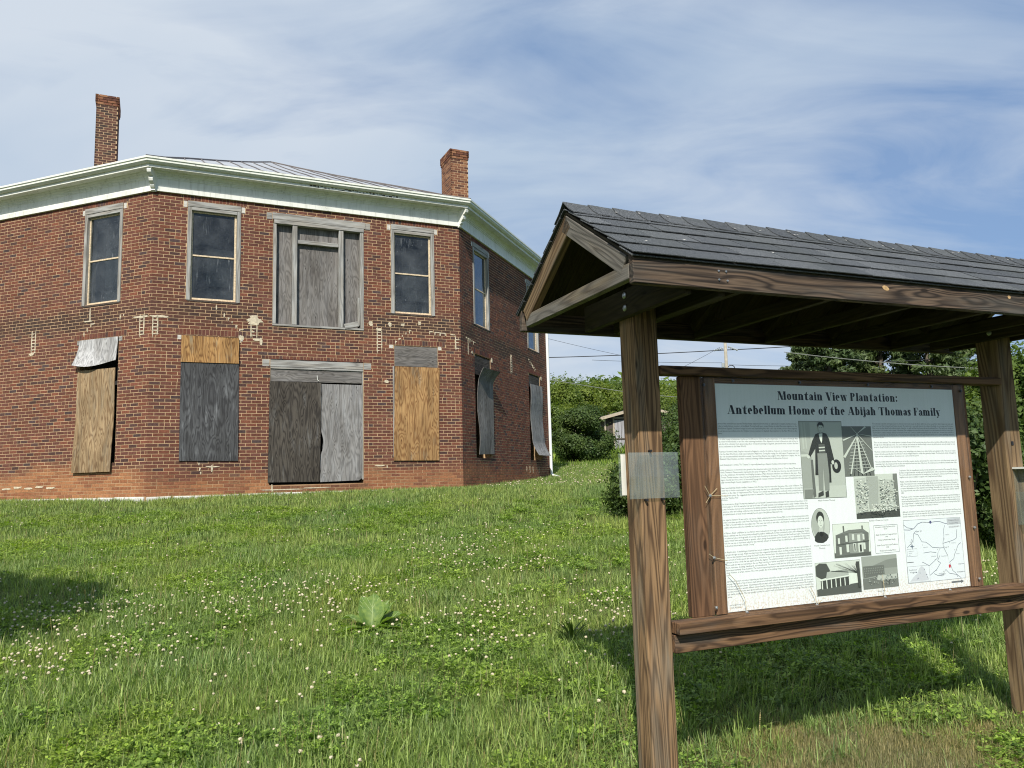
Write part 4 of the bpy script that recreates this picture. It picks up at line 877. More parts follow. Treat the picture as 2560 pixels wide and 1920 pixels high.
pol += [(G_(.03), Q([(.37, .17), (.5, .145), (.62, .165), (.68, .24), (.76, .5), (.72, .57), (.67, .56), (.66, .80), (.58, .80), (.57, .42), (.42, .42), (.38, .70), (.30, .70), (.34, .36), (.2, .48), (.17, .44), (.28, .26)])),
        (G_(.26), Q([(.38, .42), (.60, .42), (.62, .7), (.60, .9), (.5, .9), (.49, .6), (.46, .9), (.36, .9)])), (G_(.05), Q([(.34, .93), (.46, .9), (.46, .96), (.33, .985)])), (G_(.05), Q([(.5, .92), (.58, .9), (.58, .98), (.5, .99)])),
        (G_(.75), Q([(.44, .165), (.53, .16), (.51, .26), (.49, .29), (.46, .24)])), (G_(.1), Q([(.42, .30), (.56, .30), (.57, .42), (.42, .42)])), (G_(.6), Q([(.42, .34), (.56, .335), (.56, .35), (.42, .355)])), (G_(.6), Q([(.42, .38), (.56, .375), (.56, .39), (.42, .395)])),
        (G_(.02), [(x0+(.805+.105*math.cos(a))*w_, y0+(.59+.088*math.sin(a))*h_) for a in np.linspace(0, 6, 18)]), (G_(.5), [(x0+(.79+.04*math.cos(a))*w_, y0+(.585+.045*math.sin(a))*h_) for a in np.linspace(0, 6, 12)]),
        (G_(.62), el(x0+.17*w_, y0+.465*h_, .011, .010, 10)), (G_(.6), el(x0+.72*w_, y0+.54*h_, .010, .012, 10)),
        (G_(.55), Q([(.435, .06), (.54, .06), (.55, .11), (.52, .15), (.47, .155), (.44, .12)])), (G_(.03), Q([(.42, .05), (.46, .015), (.53, .015), (.57, .05), (.56, .09), (.53, .055), (.46, .05), (.435, .09)])), (G_(.12), Q([(.46, .085), (.48, .085), (.48, .092), (.46, .092)])), (G_(.12), Q([(.50, .085), (.53, .085), (.53, .092), (.50, .092)])), (G_(.2), Q([(.47, .127), (.51, .127), (.51, .133), (.47, .133)]))]
flat('photograph', pol)['label'] = 'old portrait photograph of a standing man in a long coat'
# attic beams
x0, y0, x1, y1 = .846, .224, 1.069, .506; w_, h_ = x1-x0, y1-y0
pol = [(G_(.05), rc(x0, y0, x1, y1)), (G_(.16), rc(x0+.0015, y0+.0015, x1-.0015, y1-.0015))]
for k in range(12):
    a = k/11; pol.append((G_(.04), Q([(.1+a*.75, .99), (.5, .2), (.5+.02, .2), (.13+a*.75, .99)]))) if k % 2 else None
for k in range(9): pol.append((G_(.42), Q([(.30-.02*k, .32+.065*k), (.68+.025*k, .30+.065*k), (.68+.025*k, .315+.065*k), (.30-.02*k, .335+.065*k)])))
for p, q, ww in (((.5, .15), (.58, .95), .045), ((.5, .18), (.02, .62), .03), ((.5, .16), (.02, .28), .02), ((.5, .15), (.98, .20), .02), ((.5, .15), (.98, .5), .03), ((.5, .15), (.3, .01), .02), ((.5, .15), (.8, .01), .02), ((.5, .18), (.2, .95), .02), ((.5, .18), (.9, .85), .02), ((.62, .95), (.98, .85), .05), ((.6, .95), (.2, .78), .05)):
    pol.append((G_(.6), Q([(p[0]-ww/2, p[1]), (p[0]+ww/2, p[1]), (q[0]+ww, q[1]+ww/2), (q[0]-ww, q[1]-ww/2)])))
flat('photograph', pol, step=.00012)['label'] = 'old photograph of attic beams meeting at a post'
# foundry ruins
x0, y0, x1, y1 = .909, .496, 1.241, .742; w_, h_ = x1-x0, y1-y0
pol = [(G_(.62), rc(x0, y0, x1, y1)), (G_(.4), Q([(.27, .05), (.55, .05), (.52, .8), (.3, .8)])), (G_(.2), Q([(.9, .0), (1, 0), (1, .9), (.86, .8)])), (G_(.07), Q([(0, .86), (1, .82), (1, 1), (0, 1)])), (G_(.5), Q([(0, .1), (.26, .08), (.28, .84), (0, .88)])), (G_(.5), Q([(.55, .12), (.9, .14), (.93, .84), (.5, .84)]))]
bits = []
for k in range(230):
    b = rr.random() < .45; u = rr.uniform(0, .25) if b else rr.uniform(.54, .9); v = rr.uniform(.12, .84); bits.append((G_(rr.choice([.1, .18, .7, .8])), Q([(u, v), (u+rr.uniform(.01, .04), v), (u+rr.uniform(.01, .04), v+.018), (u, v+.015)])))
for k in range(60): u = rr.uniform(.25, .6); v = rr.uniform(.68, .86); bits.append((G_(rr.choice([.06, .8, .7])), Q([(u, v), (u+.02, v-.01), (u+.03, v+.02)])))
V_ = flat('photograph', pol+[(c, p) for c, p in bits]); V_['label'] = 'old photograph of stone foundry ruins'
# oval portrait of a woman
pol = [(G_(.06), el(.646, .765, .0655, .094, 30)), (G_(.55), el(.646, .765, .0635, .092, 30)), (G_(.42), el(.630, .755, .045, .075, 20)), (G_(.04), [(.597, .845), (.60, .82), (.62, .80), (.64, .795), (.665, .80), (.69, .815), (.697, .83), (.68, .848), (.66, .857), (.64, .858), (.615, .855)]), (G_(.55), [(.632, .775), (.658, .775), (.66, .80), (.645, .808), (.633, .80)]), (G_(.02), [(.636, .798), (.655, .798), (.662, .815), (.648, .825), (.635, .818)]),
       (G_(.04), el(.645, .725, .028, .036, 18)), (G_(.68), el(.646, .745, .0205, .033, 18)), (G_(.12), rc(.634, .738, .641, .7405)), (G_(.12), rc(.651, .738, .658, .7405)), (G_(.25), rc(.64, .764, .652, .766)), (G_(.35), rc(.645, .742, .647, .754))]
flat('photograph', pol)['label'] = 'old oval portrait photograph of a woman in dark dress'
# octagon house photograph
x0, y0, x1, y1 = .727, .762, .996, .946; w_, h_ = x1-x0, y1-y0
pol = [(G_(.1), rc(x0, y0, x1, y1)), (G_(.72), rc(x0+.0015, y0+.0015, x1-.0015, y1-.0015)), (G_(.12), Q([(.01, .85), (.99, .88), (.99, .99), (.01, .99)])), (G_(.16), Q([(.07, .33), (.42, .2), (.82, .19), (.97, .32), (.94, .88), (.6, .9), (.04, .95)])), (G_(.3), Q([(.42, .3), (.8, .3), (.8, .88), (.6, .9), (.42, .88)])), (G_(.2), Q([(.05, .34), (.42, .21), (.82, .2), (.98, .33), (.82, .27), (.42, .28)])), (G_(.15), Q([(.27, .07), (.31, .07), (.31, .26), (.27, .27)])), (G_(.15), Q([(.78, .09), (.82, .09), (.82, .2), (.78, .2)]))]
for u, v, a, b in ((.12, .42, .05, .18), (.32, .36, .06, .18), (.5, .33, .06, .17), (.79, .34, .05, .17), (.14, .68, .06, .22), (.33, .62, .07, .23), (.52, .6, .07, .24), (.79, .6, .06, .2), (.64, .35, .08, .2), (.65, .6, .13, .28)): pol.append((G_(.68), Q([(u, v), (u+a, v), (u+a, v+b), (u, v+b)])))
pol += [(G_(.04), Q([(.69, .65), (.74, .65), (.74, .86), (.69, .86)])), (G_(.1), Q([(.54, .62), (.57, .62), (.57, .82), (.54, .82)])), (G_(.12), Q([(.08, .59), (.96, .54), (.96, .56), (.08, .62)]))]
flat('photograph', pol)['label'] = 'old photograph of the octagonal house with white shutters'
# farmhouse with porch under trees
x0, y0, x1, y1 = .585, .962, .906, 1.138; w_, h_ = x1-x0, y1-y0
pol = [(G_(.1), rc(x0, y0, x1, y1)), (G_(.66), rc(x0+.0015, y0+.0015, x1-.0015, y1-.0015)), (G_(.08), Q([(.01, .1), (.1, .02), (.25, .04), (.32, .25), (.28, .45), (.12, .5), (.01, .4)])), (G_(.1), Q([(.01, .8), (.3, .72), (.99, .7), (.99, .99), (.01, .99)])), (G_(.45), Q([(.25, .3), (.7, .25), (.74, .45), (.22, .5)])), (G_(.06), Q([(.1, .52), (.74, .46), (.74, .74), (.1, .8)])), (G_(.75), Q([(.72, .3), (.95, .35), (.95, .7), (.74, .72)]))]
for k in range(7): u = .12+k*.1; pol.append((G_(.75), Q([(u, .54-k*.006), (u+.02, .54-k*.006), (u+.02, .8-k*.01), (u, .8-k*.01)])))
pol.append((G_(.75), Q([(.08, .51), (.75, .44), (.75, .48), (.08, .55)])))
for k in range(26): u = rr.uniform(.3, .95); v = rr.uniform(.02, .3); a = rr.uniform(-.3, .1); pol.append((G_(.05), Q([(.92, .4), (.93, .4), (u, v+.01), (u-.01, v)])))
pol.append((G_(.07), Q([(.9, .05), (.97, .05), (.98, .85), (.92, .85)])))
flat('photograph', pol, step=.0001)['label'] = 'old photograph of a farmhouse porch under a bare tree'
# mill
x0, y0, x1, y1 = .918, .949, 1.184, 1.128; w_, h_ = x1-x0, y1-y0
pol = [(G_(.33), rc(x0, y0, x1, y1)), (G_(.36), rc(x0, y0, x1, y0+h_*.3)), (G_(.25), Q([(.3, .3), (.7, .15), (1, .12), (1, .4), (.3, .4)])), (G_(.16), Q([(.03, .3), (.62, .3), (.62, .58), (.03, .66)])), (G_(.18), Q([(0, .68), (1, .6), (1, 1), (0, 1)])), (G_(.5), Q([(.38, .72), (.45, .58), (.5, .62), (.97, .6), (.97, .74), (.5, .78)]))]
for k in range(34): pol.append((G_(.34), Q([(.06+.05*(k % 11), .36+.07*(k//11)), (.075+.05*(k % 11), .36+.07*(k//11)), (.075+.05*(k % 11), .39+.07*(k//11)), (.06+.05*(k % 11), .39+.07*(k//11))])))
for k in range(40): u = rr.uniform(.1, .9); v = rr.uniform(.6, .9); pol.append((G_(rr.choice([.35, .08, .45])), Q([(u, v), (u+.03, v-.02), (u+.04, v+.02)])))
flat('photograph', pol, step=.0001)['label'] = 'faded old photograph of a mill below a hill'
# location map
x0, y0, x1, y1 = 1.258, .765, 1.723, 1.1205; w_, h_ = x1-x0, y1-y0
LN = (.16, .18, .22); pol = [((.74, .78, .80), rc(x0, y0, x1, y1))]+outline(x0, y0, x1, y1)
def way(pts, w=.0030, c=LN):
    o = []; pts = Q(pts)
    for p, q in zip(pts, pts[1:]):
        d = Vector((q[0]-p[0], q[1]-p[1])); 
        if d.length < 1e-6: continue
        nn = Vector((-d.y, d.x)).normalized()*w/2; o.append((c, [(p[0]-nn.x, p[1]-nn.y), (q[0]-nn.x, q[1]-nn.y), (q[0]+nn.x, q[1]+nn.y), (p[0]+nn.x, p[1]+nn.y)]))
    return o
pol += way([(0, .15), (.1, .16), (.17, .14), (.24, .07), (.32, .045), (.45, .06), (.55, .05), (.62, .05), (.72, .09), (.76, .09)], .004, (.22, .24, .3)); pol += way([(0, .07), (.06, .12), (.15, .14)]); pol += way([(.2, .18), (.16, .22), (.14, .33), (.1, .38), (.03, .44)]); pol += way([(.17, .22), (.23, .24), (.29, .36), (.36, .37), (.42, .42), (.46, .46), (.6, .48), (.66, .48)])
pol += way([(.66, .48), (.65, .41), (.68, .3), (.68, .2), (.71, .12)]); pol += way([(.65, .41), (.75, .39), (.84, .37), (.9, .34), (.92, .2)]); pol += way([(.66, .48), (.71, .6), (.74, .72), (.78, .86), (.83, .9), (.86, .97)]); pol += way([(.74, .72), (.82, .67), (.84, .6), (.87, .55), (.92, .45), (.97, .42)])
pol += way([(.60, .48), (.55, .55), (.53, .64), (.38, .75)]); pol += way([(.3, .54), (.42, .53), (.52, .55)]); pol += way([(.58, .6), (.53, .68), (.58, .72), (.5, .82), (.38, .9)]); pol += way([(.62, .9), (.66, .83), (.72, .9), (.85, .93), (.92, .99)]); pol += way([(.38, .75), (.3, .7), (.26, .68)]); pol += way([(.45, .88), (.52, .92), (.65, .9)])
pol += [((.5, .52, .54), rc(x0+w_*.755, y0+.004, x1-.003, y0+h_*.115)), ((.74, .77, .78), rc(x0+w_*.76, y0+.0055, x1-.0045, y0+h_*.11)), ((.6, .62, .64), rc(x0+w_*.78, y0+h_*.135, x1-.012, y0+h_*.165)), ((.09, .09, .2), el(x0+.465*w_, y0+.055*h_, .009, .009, 12)), ((.55, .03, .05), el(x0+.735*w_, y0+.785*h_, .0085, .0105, 14)),
        ((.1, .1, .11), rc(x0+.01*w_, y0+.665*h_, x0+.12*w_, y0+.675*h_)), ((.12, .15, .2), Q([(.115, .365), (.125, .41), (.16, .42), (.125, .43), (.115, .475), (.105, .43), (.075, .42), (.105, .41)]))]
pol += outline(x0+.01, y0+.46*h_, x0+.09, y0+.58*h_, .0012)+outline(x0+.002, y0+.735*h_, x0+.174, y1-.004, .0012)
pol += [((.58, .6, .63), Q([(.03, .97), (.1, .9), (.16, .86), (.2, .78), (.25, .74), (.29, .78), (.33, .9), (.36, .96), (.3, .975)]))]
for k in range(14): u = rr.uniform(.1, .34); v = .75+abs(u-.25)*.8+rr.uniform(.0, .12); pol.append(((.08, .08, .16), el(x0+u*w_, y0+min(v, .96)*h_, .0025, .003, 6)))
for u, v in ((.12, .31), (.29, .41), (.55, .5), (.68, .34), (.77, .41), (.85, .53), (.71, .6), (.49, .66), (.55, .7), (.5, .83), (.62, .86), (.8, .92)): pol.append(((.3, .3, .32), el(x0+u*w_, y0+v*h_, .003, .003, 8)))
unlayer(pol, 'map_print')['label'] = 'printed location map with a red marker'
T = lambda u, v, s, t_, wd=None: (x0+u*w_, x0+(u+wd)*w_ if wd else None, y0+v*h_, s, t_)
rm = textlines('map_text', [T(.775, .055, .012, 'Octagon House', .2), T(.80, .1, .011, 'Location Map', .15), T(.79, .16, .007, 'N Octagon House Rd.', .16), T(.2, .2, .013, 'Exit 39', .1), T(.67, .48, .009, 'Sugar Grove'[:7], .08), T(.88, .77, .010, 'Octagon House', .12), T(.03, .8, .011, 'Southwest', .13), T(.04, .84, .013, 'Virginia', .12), T(.1, .335, .007, 'Chapel', None), T(.08, .355, .007, 'Ridge Road', None), T(.3, .455, .007, 'Johnson Road', None), T(.7, .28, .007, 'South Fork', None), T(.8, .42, .007, 'Spring Road', None), T(.86, .6, .007, 'Cave Road', None), T(.43, .61, .007, 'Roland Road', None), T(.6, .62, .007, 'Thomas Bridge Rd', None), T(.53, .9, .010, 'HOLSTON', .09), T(.55, .93, .010, 'MILLS', .06), T(.85, .9, .009, 'THOMAS BRIDGE', .14), T(.05, .5, .006, 'Interstate Road', None), T(.05, .53, .006, 'Main Road', None), T(.05, .56, .006, 'River', None)], (.16, .17, .2))
for v in rm.data.vertices: v.co.y += .0006
unlayer([((.14, .15, .16), [(1.603, 1.132), (1.682, 1.132), (1.682, 1.127), (1.708, 1.137), (1.682, 1.147), (1.682, 1.142), (1.603, 1.142)])], 'arrow_print')
textlines('map_text', [(1.47, 1.585, 1.141, .008, 'Follow arrow to the Octagon House')], (.3, .3, .3))
# screws on the acrylic, with grass stems caught behind them
def screw(u, v, z, parent, mat=SCREW, r=.008):
    m = MB(); m.tube([K(u, v, z), K(u, v+.006, z)], r, 10); m.tube([K(u, v+.006, z), K(u, v+.010, z)], r*.55, 6); return m.build('screw', mat, parent)
for u, z in ((.413, .459), (.60, .484), (1.05, .485), (1.55, .484), (2.06, .484), (2.306, .462), (2.312, -.06), (2.312, -.36), (2.312, -.66), (.413, -.11), (.416, -.42), (.413, -.665), (.60, -.704), (1.06, -.705), (1.55, -.705), (2.06, -.706)): screw(u, -.014, z, kiosk, BOLT if z < 0 else SCREW)
for u, z, pts in ((.413, -.11, [(-.03, .05), (0, 0), (-.028, -.035)]), (.413, -.11, [(.045, .035), (0, 0)]), (.413, -.11, [(0, 0), (.11, -.005)]), (1.06, -.705, [(-.03, -.03), (0, 0), (-.01, .05), (-.04, .1)]), (1.06, -.705, [(.03, .02), (0, 0)]), (1.55, -.705, [(-.03, -.03), (0, 0), (-.008, .12)]), (.60, -.704, [(0, 0), (-.01, .07), (-.06, .16), (-.1, .2)]), (.416, -.42, [(-.03, .02), (0, 0), (.08, -.02)])):
    m = MB(); m.tube([K(u+a, -.010, z+b) for a, b in pts], .0016, 4); m.build('caught_straw', CAP, kiosk)
# roof framing
RZ, RV, FV, BV, EZ = 1.332, -.07, .5426, -.691, .932
sl_f = (RZ-EZ)/(FV-RV)
for nm, v, zz in (('fascia', FV-.02, .880), ('fascia', BV+.02, .888)): board(nm, kiosk, K(U0, v, zz-.0), K(U1, v, zz), .038, .138 if v > 0 else .126, ZU, WD_FASC, .004)
def rafter(u, side, mat, nm='rafter', w=.04, d=.088, zoff=-.022):
    v1 = FV-.045 if side > 0 else BV+.045; z1 = RZ-sl_f*abs(v1-RV); nrm = Vector((KN*(side*sl_f)+ZU)).normalized()
    p0 = K(u, RV+side*.012, RZ-sl_f*.012)-nrm*(d/2-zoff); p1 = K(u, v1, z1)-nrm*(d/2-zoff); return board(nm, kiosk, p0, p1, w, d, nrm, mat)
for side, mt in ((1, WD_GREYT), (-1, WD_POST2)): rafter(U0+.021, side, mt, 'gable_rafter'); rafter(U1-.021, side, mt, 'gable_rafter')
board('gable_tie', kiosk, K(U0+.021, -.60, .872), K(U0+.021, .50, .872), .038, .068, ZU, WD_GREYT); board('gable_tie', kiosk, K(U1-.021, -.60, .872), K(U1-.021, .50, .872), .038, .068, ZU, WD_GREYT)
for u in (.25, .80, 1.35, 1.90, 2.45):
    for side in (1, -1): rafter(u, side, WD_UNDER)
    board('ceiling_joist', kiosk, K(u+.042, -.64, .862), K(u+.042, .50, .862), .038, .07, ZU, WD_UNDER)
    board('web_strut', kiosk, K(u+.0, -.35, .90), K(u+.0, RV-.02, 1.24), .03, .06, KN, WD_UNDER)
for u0, s_ in ((0, -1), (0, 1), (LK, -1), (LK, 1)):
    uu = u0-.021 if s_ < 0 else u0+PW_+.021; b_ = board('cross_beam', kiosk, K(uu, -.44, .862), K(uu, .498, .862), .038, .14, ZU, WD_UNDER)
for z in (.899, .835):
    m = MB(); p = K(-.041, -.006, z); m.tube([p, p-KD*.004, p-KD*.009], [.017, .016, .008], 12); m.build('carriage_bolt', BOLT, kiosk)
    m = MB(); p = K(LK-.041, -.006, z); m.tube([p, p-KD*.004, p-KD*.009], [.017, .016, .008], 12); m.build('carriage_bolt', BOLT, kiosk)
# decking under the shingles and the shingles themselves
for side in (1, -1):
    v1 = FV+.006 if side > 0 else BV-.006; z1 = RZ-sl_f*abs(v1-RV); nrm = (KN*(side*sl_f)+ZU).normalized()
    p0, p1 = K((U0+U1)/2, RV, RZ), K((U0+U1)/2, v1, z1); p0 -= nrm*.012; p1 -= nrm*.012
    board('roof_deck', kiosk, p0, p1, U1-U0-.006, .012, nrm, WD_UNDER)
for side in (1, -1):
    ve = FV+.010 if side > 0 else BV-.010; nrm = (KN*(side*sl_f)+ZU).normalized(); dn = (KN*side-ZU*sl_f).normalized(); c0 = K(0, ve, RZ-sl_f*abs(ve-RV))-dn*.06+nrm*.001
    board('starter_shingle', kiosk, c0+KD*(U0-.01), c0+KD*(U1+.01), .12, .006, nrm, SHINGLE, .001)
rr = random.Random(12)
sh_me = {}
for side in (1, -1):
    vend = FV+.014 if side > 0 else BV-.014; Ls = abs(vend-RV)*math.sqrt(1+sl_f**2); nrows = 5; ex = Ls/nrows
    dn = (KN*side-ZU*sl_f).normalized(); nrm = (KN*(side*sl_f)+ZU).normalized()
    for r_ in range(nrows):
        u = U0-.012-(.136 if r_ % 2 else 0)+rr.uniform(-.012, .0)
        while u < U1+.02:
            wd = .272; a, b = max(u, U0-.012), min(u+wd, U1+.012); u += wd
            if b-a < .03: continue
            top = max(0, Ls-(r_+1)*ex-.10); bot = Ls-r_*ex+rr.uniform(-.002, .002); gp_ = .003 if r_ == 0 else .010; th = .0055; lift = rr.uniform(.011, .0145)
            me = bevbox(bot-top, b-a-gp_, th, .001).copy(); me.name = 'shingle'; me.materials.append(SHINGLE)
            mid = K((a+b)/2, RV, RZ)+dn*((top+bot)/2)+nrm*(.002+lift/2+th/2)
            M = frame(mid, dn, None, nrm) @ Matrix.Rotation(-math.atan2(lift, bot-top), 4, 'Y')
            link(bpy.data.objects.new('shingle', me), kiosk, M)
# ridge caps: bent tabs
u = U0-.012
while u < U1+.01:
    wd = .142; V = []; F = []; pr = []
    for k in range(9):
        s_ = (k-4)/4; v = s_*.105; pr.append((v, RZ+.033-sl_f*abs(v)+(.014 if abs(k-4) == 0 else .006 if abs(k-4) == 1 else 0)-.012))
    for uu, lift in ((u, .010), (u+wd+.02, .003)):
        for th in (0, .005):
            for v, z in pr: V.append(K(uu, RV+v, z+lift-.005+th))
    n = 9; Mi = Matrix.Translation(K(u, RV, RZ))
    for k in range(n-1): F += [(n+k, n+k+1, 3*n+k+1, 3*n+k), (k, 2*n+k, 2*n+k+1, k+1), (k, k+1, n+k+1, n+k), (2*n+k, 3*n+k, 3*n+k+1, 2*n+k+1)]
    F += [(0, n, 3*n, 2*n), (n-1, 2*n+n-1, 3*n+n-1, n+n-1)]
    mesh('ridge_shingle', [Mi.inverted() @ p for p in V], F, SHINGLE, kiosk, Mi); u += wd
m = MB()
for k in range(26):
    uu = rr.uniform(U0, U1); s_ = abs(rr.gauss(0, .05)) if k < 20 else rr.uniform(.1, .7); p = K(uu, RV, RZ+.032)+(KN-ZU*sl_f).normalized()*s_; nrm = (KN*sl_f+ZU).normalized()
    m.add([p+KD*(rr.uniform(.004, .011)*math.cos(a))+(KN-ZU*sl_f)*(rr.uniform(.002, .006)*math.sin(a))+nrm*(.003 if s_ > .03 else .006) for a in np.linspace(0, 5.4, 7)], [tuple(range(7))])
m.build('pale_speck', SPLAT, kiosk)
# pale knots and screw rings on the front fascia
for u, z, a, b in ((1.12, .888, .022, .011), (2.02, .902, .012, .009), (2.86, .885, .012, .009)):
    m = MB(); p = K(u, FV-.0005, z); m.add([p+KD*(a*math.cos(w)+b*math.sin(w)*.4)+ZU*(b*math.sin(w)-a*.3*math.cos(w))+KN*.001 for w in np.linspace(0, 5.8, 12)], [tuple(range(12))]); m.build('knot', WOODPALE, kiosk)
for u, z in ((.115, .895), (.155, .895), (.115, .855), (.16, .853)): screw(u, FV-.003, z, kiosk, BOLT, .0045)
# small flat blank plastic plate and ledger on the right post
v_, f_ = pbox(0, .02, .0, .003, -.012, .012); mesh('label_plate', v_, f_, BLACK, kiosk, Matrix(((KD.x, KN.x, 0, K(LK+.045, .001, .14).x), (KD.y, KN.y, 0, K(LK+.045, .001, .14).y), (0, 0, 1, .14), (0, 0, 0, 1))))
# acrylic sheets screwed to the near post: things of their own
def holder(u0, u1, z0, z1, v, label, extra=None, group=None):
    t = thing('acrylic_sheet', label, 'plastic sheet', K((u0+u1)/2, v, z0)); MM = Matrix(((KD.x, KN.x, 0, K(u0, v, z0).x), (KD.y, KN.y, 0, K(u0, v, z0).y), (0, 0, 1, z0), (0, 0, 0, 1)))
    v_, f_ = pbox(0, u1-u0, -.002, .002, 0, z1-z0); mesh('clear_sheet', v_, f_, ACRYL2, t, MM); return t
t = holder(-.072, .212, -.111, .113, .014, 'clear square plastic sheet screwed to the front of the near wooden post')
for u, z in ((.055, .12), (.02, -.118), (.115, -.116)):
    m = MB(); m.tube([K(u, .0, z), K(u, .022, z)], .0065, 8); m.build('screw', BLACK, t)
t = holder(-.030, .19, -.10, .115, -PW_-.012, 'narrow strip of white paper in a plastic sheet behind the near wooden post')
v_, f_ = pbox(.010, .2, .003, .004, .004, .21); mesh('paper', v_, f_, PAINT, t, Matrix(((KD.x, KN.x, 0, K(-.030, -PW_-.012, -.10).x), (KD.y, KN.y, 0, K(-.030, -PW_-.012, -.10).y), (0, 0, 1, -.10), (0, 0, 0, 1))))
# brochure holder on the right post
bh = thing('brochure_box', 'clear plastic brochure box screwed to the front of the right wooden post', 'brochure box', K(LK+.08, .02, -.35))
MB_ = Matrix(((KD.x, KN.x, 0, K(LK+.035, .002, -.36).x), (KD.y, KN.y, 0, K(LK+.035, .002, -.36).y), (0, 0, 1, -.36), (0, 0, 0, 1)))
for nm, b_, mt in (('back_sheet', (0, .2, 0, .003, 0, .34), ACRYL3), ('front_sheet', (0, .2, .05, .053, 0, .2), ACRYL3), ('floor_sheet', (0, .2, .003, .05, 0, .003), ACRYL3), ('side_sheet', (0, .003, .003, .05, .003, .2), ACRYL3), ('lid', (-.006, .21, .0, .075, .34, .352), PAINT)):
    v_, f_ = pbox(*b_); mesh(nm, v_, f_, mt, bh, MB_)

# ------------------------------------------------------------------ trees, bushes, plants
def leaf_cloud(name, n, sampler, size, mat, parent, M, seed=0, up=.25, aspect=1.6, quad=True):
    g = np.random.RandomState(seed); P, Nn = sampler(g, n); n = len(P)
    nr = Nn+g.normal(0, .55, (n, 3)); nr[:, 2] += up; nr /= np.linalg.norm(nr, axis=1)[:, None]
    a = np.cross(nr, g.normal(0, 1, (n, 3))); a /= np.linalg.norm(a, axis=1)[:, None]; b = np.cross(nr, a)
    s = size*g.uniform(.6, 1.3, (n, 1)); L = a*s*aspect/2; Wd = b*s/2
    V = np.stack([P-L, P+Wd*.9-L*.1+nr*s*.12, P+L, P-Wd*.9-L*.1+nr*s*.12], 1).reshape(-1, 3)
    me = bpy.data.meshes.new(name); me.vertices.add(len(V)); me.vertices.foreach_set('co', V.ravel().astype('f'))
    me.loops.add(n*4); me.loops.foreach_set('vertex_index', np.arange(n*4, dtype='i')); me.polygons.add(n); me.polygons.foreach_set('loop_start', np.arange(0, n*4, 4, dtype='i'))
    me.update(calc_edges=True); me.materials.append(mat)
    return link(bpy.data.objects.new(name, me), parent, M)
def clumps(ncl, rx, ry, rz, cz, cr, seed, flat_=.75, bottom=.0, power=.55):
    g = np.random.RandomState(seed); d = g.normal(0, 1, (ncl, 3)); d /= np.linalg.norm(d, axis=1)[:, None]; d[:, 2] = np.where(d[:, 2] < -.3+bottom, -d[:, 2], d[:, 2])
    r = g.uniform(.35, 1., (ncl, 1))**power; c = d*r*np.array([rx, ry, rz])+np.array([0, 0, cz]); rad = cr*g.uniform(.5, 1.5, ncl)
    g2_ = g.normal(0, 1, (9, 3))+np.array([0, 0, .45]); g2_ /= np.linalg.norm(g2_, axis=1)[:, None]
    def s(gg, n):
        k = gg.randint(0, ncl, n); q = gg.normal(0, 1, (n, 3)); q /= np.linalg.norm(q, axis=1)[:, None]
        rr_ = gg.uniform(.55, 1.08, (n, 1)); sd_ = g2_[gg.randint(0, len(g2_), n)]; sh = gg.uniform(0, 1, (n, 1)) < .11; q = np.where(sh, sd_+gg.normal(0, .05, (n, 3)), q); rr_ = np.where(sh, gg.uniform(.9, 1.75, (n, 1)), rr_); P = c[k]+q*rr_*rad[k][:, None]*np.array([1, 1, flat_]); return P, q*.8+d[k]*.4
    s.c = c; return s
def limbs(mb, base, targets, r0, split=.45):
    for t in targets:
        t = Vector(t); b = Vector(base); m1 = b.lerp(t, .5)+Vector((random.uniform(-.1, .1), random.uniform(-.1, .1), .12))*(t-b).length*.5
        mb.tube([b, m1, t], [r0, r0*.6, r0*.15], 5)
def tree(name, label, cat, loc, hgt, rx, ry, crown, bark, nleaf, lsize, mat, seed, ncl=26, cr=None, trunk=.35, group=None, src=None, rot=0, scale=1., lowest=.25):
    M = Matrix.Translation(Vector(loc)) @ Matrix.Rotation(rot, 4, 'Z') @ Matrix.Diagonal((scale, scale, scale, 1))
    t = bpy.data.objects.new(name, None); link(t, None, M); tag(t, label, cat, group)
    if src is not None:
        for nm, me in src: link(bpy.data.objects.new(nm, me), t, M)
        return t, src
    rz = hgt*(1-lowest)/2; cz = hgt-rz; s = clumps(ncl, rx, ry, rz*.86, cz, cr or rx*.33, seed)
    random.seed(seed); m = MB(); fork = hgt*lowest*.9+.3
    m.tube([(0, 0, -.4), (.02*hgt, .01*hgt, fork*.6), (.0, .03*hgt, fork), (-.02*hgt, 0, hgt*.7)], [trunk*.5, trunk*.4, trunk*.34, trunk*.1], 8)
    limbs(m, (0, .03*hgt, fork), [tuple(c) for c in s.c[:min(14, ncl)]], trunk*.16)
    a = m.build('trunk', bark, t, M, smooth=True, local=False); b = leaf_cloud('crown', nleaf, s, lsize, mat, t, M, seed)
    return t, [('trunk', a.data), ('crown', b.data)]
# woodland behind the lawn
protos = []
for k, (h_, rx_, mt, sd) in enumerate(((10, 3.6, LEAF_A, 11), (8.5, 3.9, LEAF_B, 12), (11.5, 4.0, LEAF_A, 13), (7.0, 3.4, LEAF_B, 14))):
    protos.append((h_, rx_, mt, sd, None))
spots = []
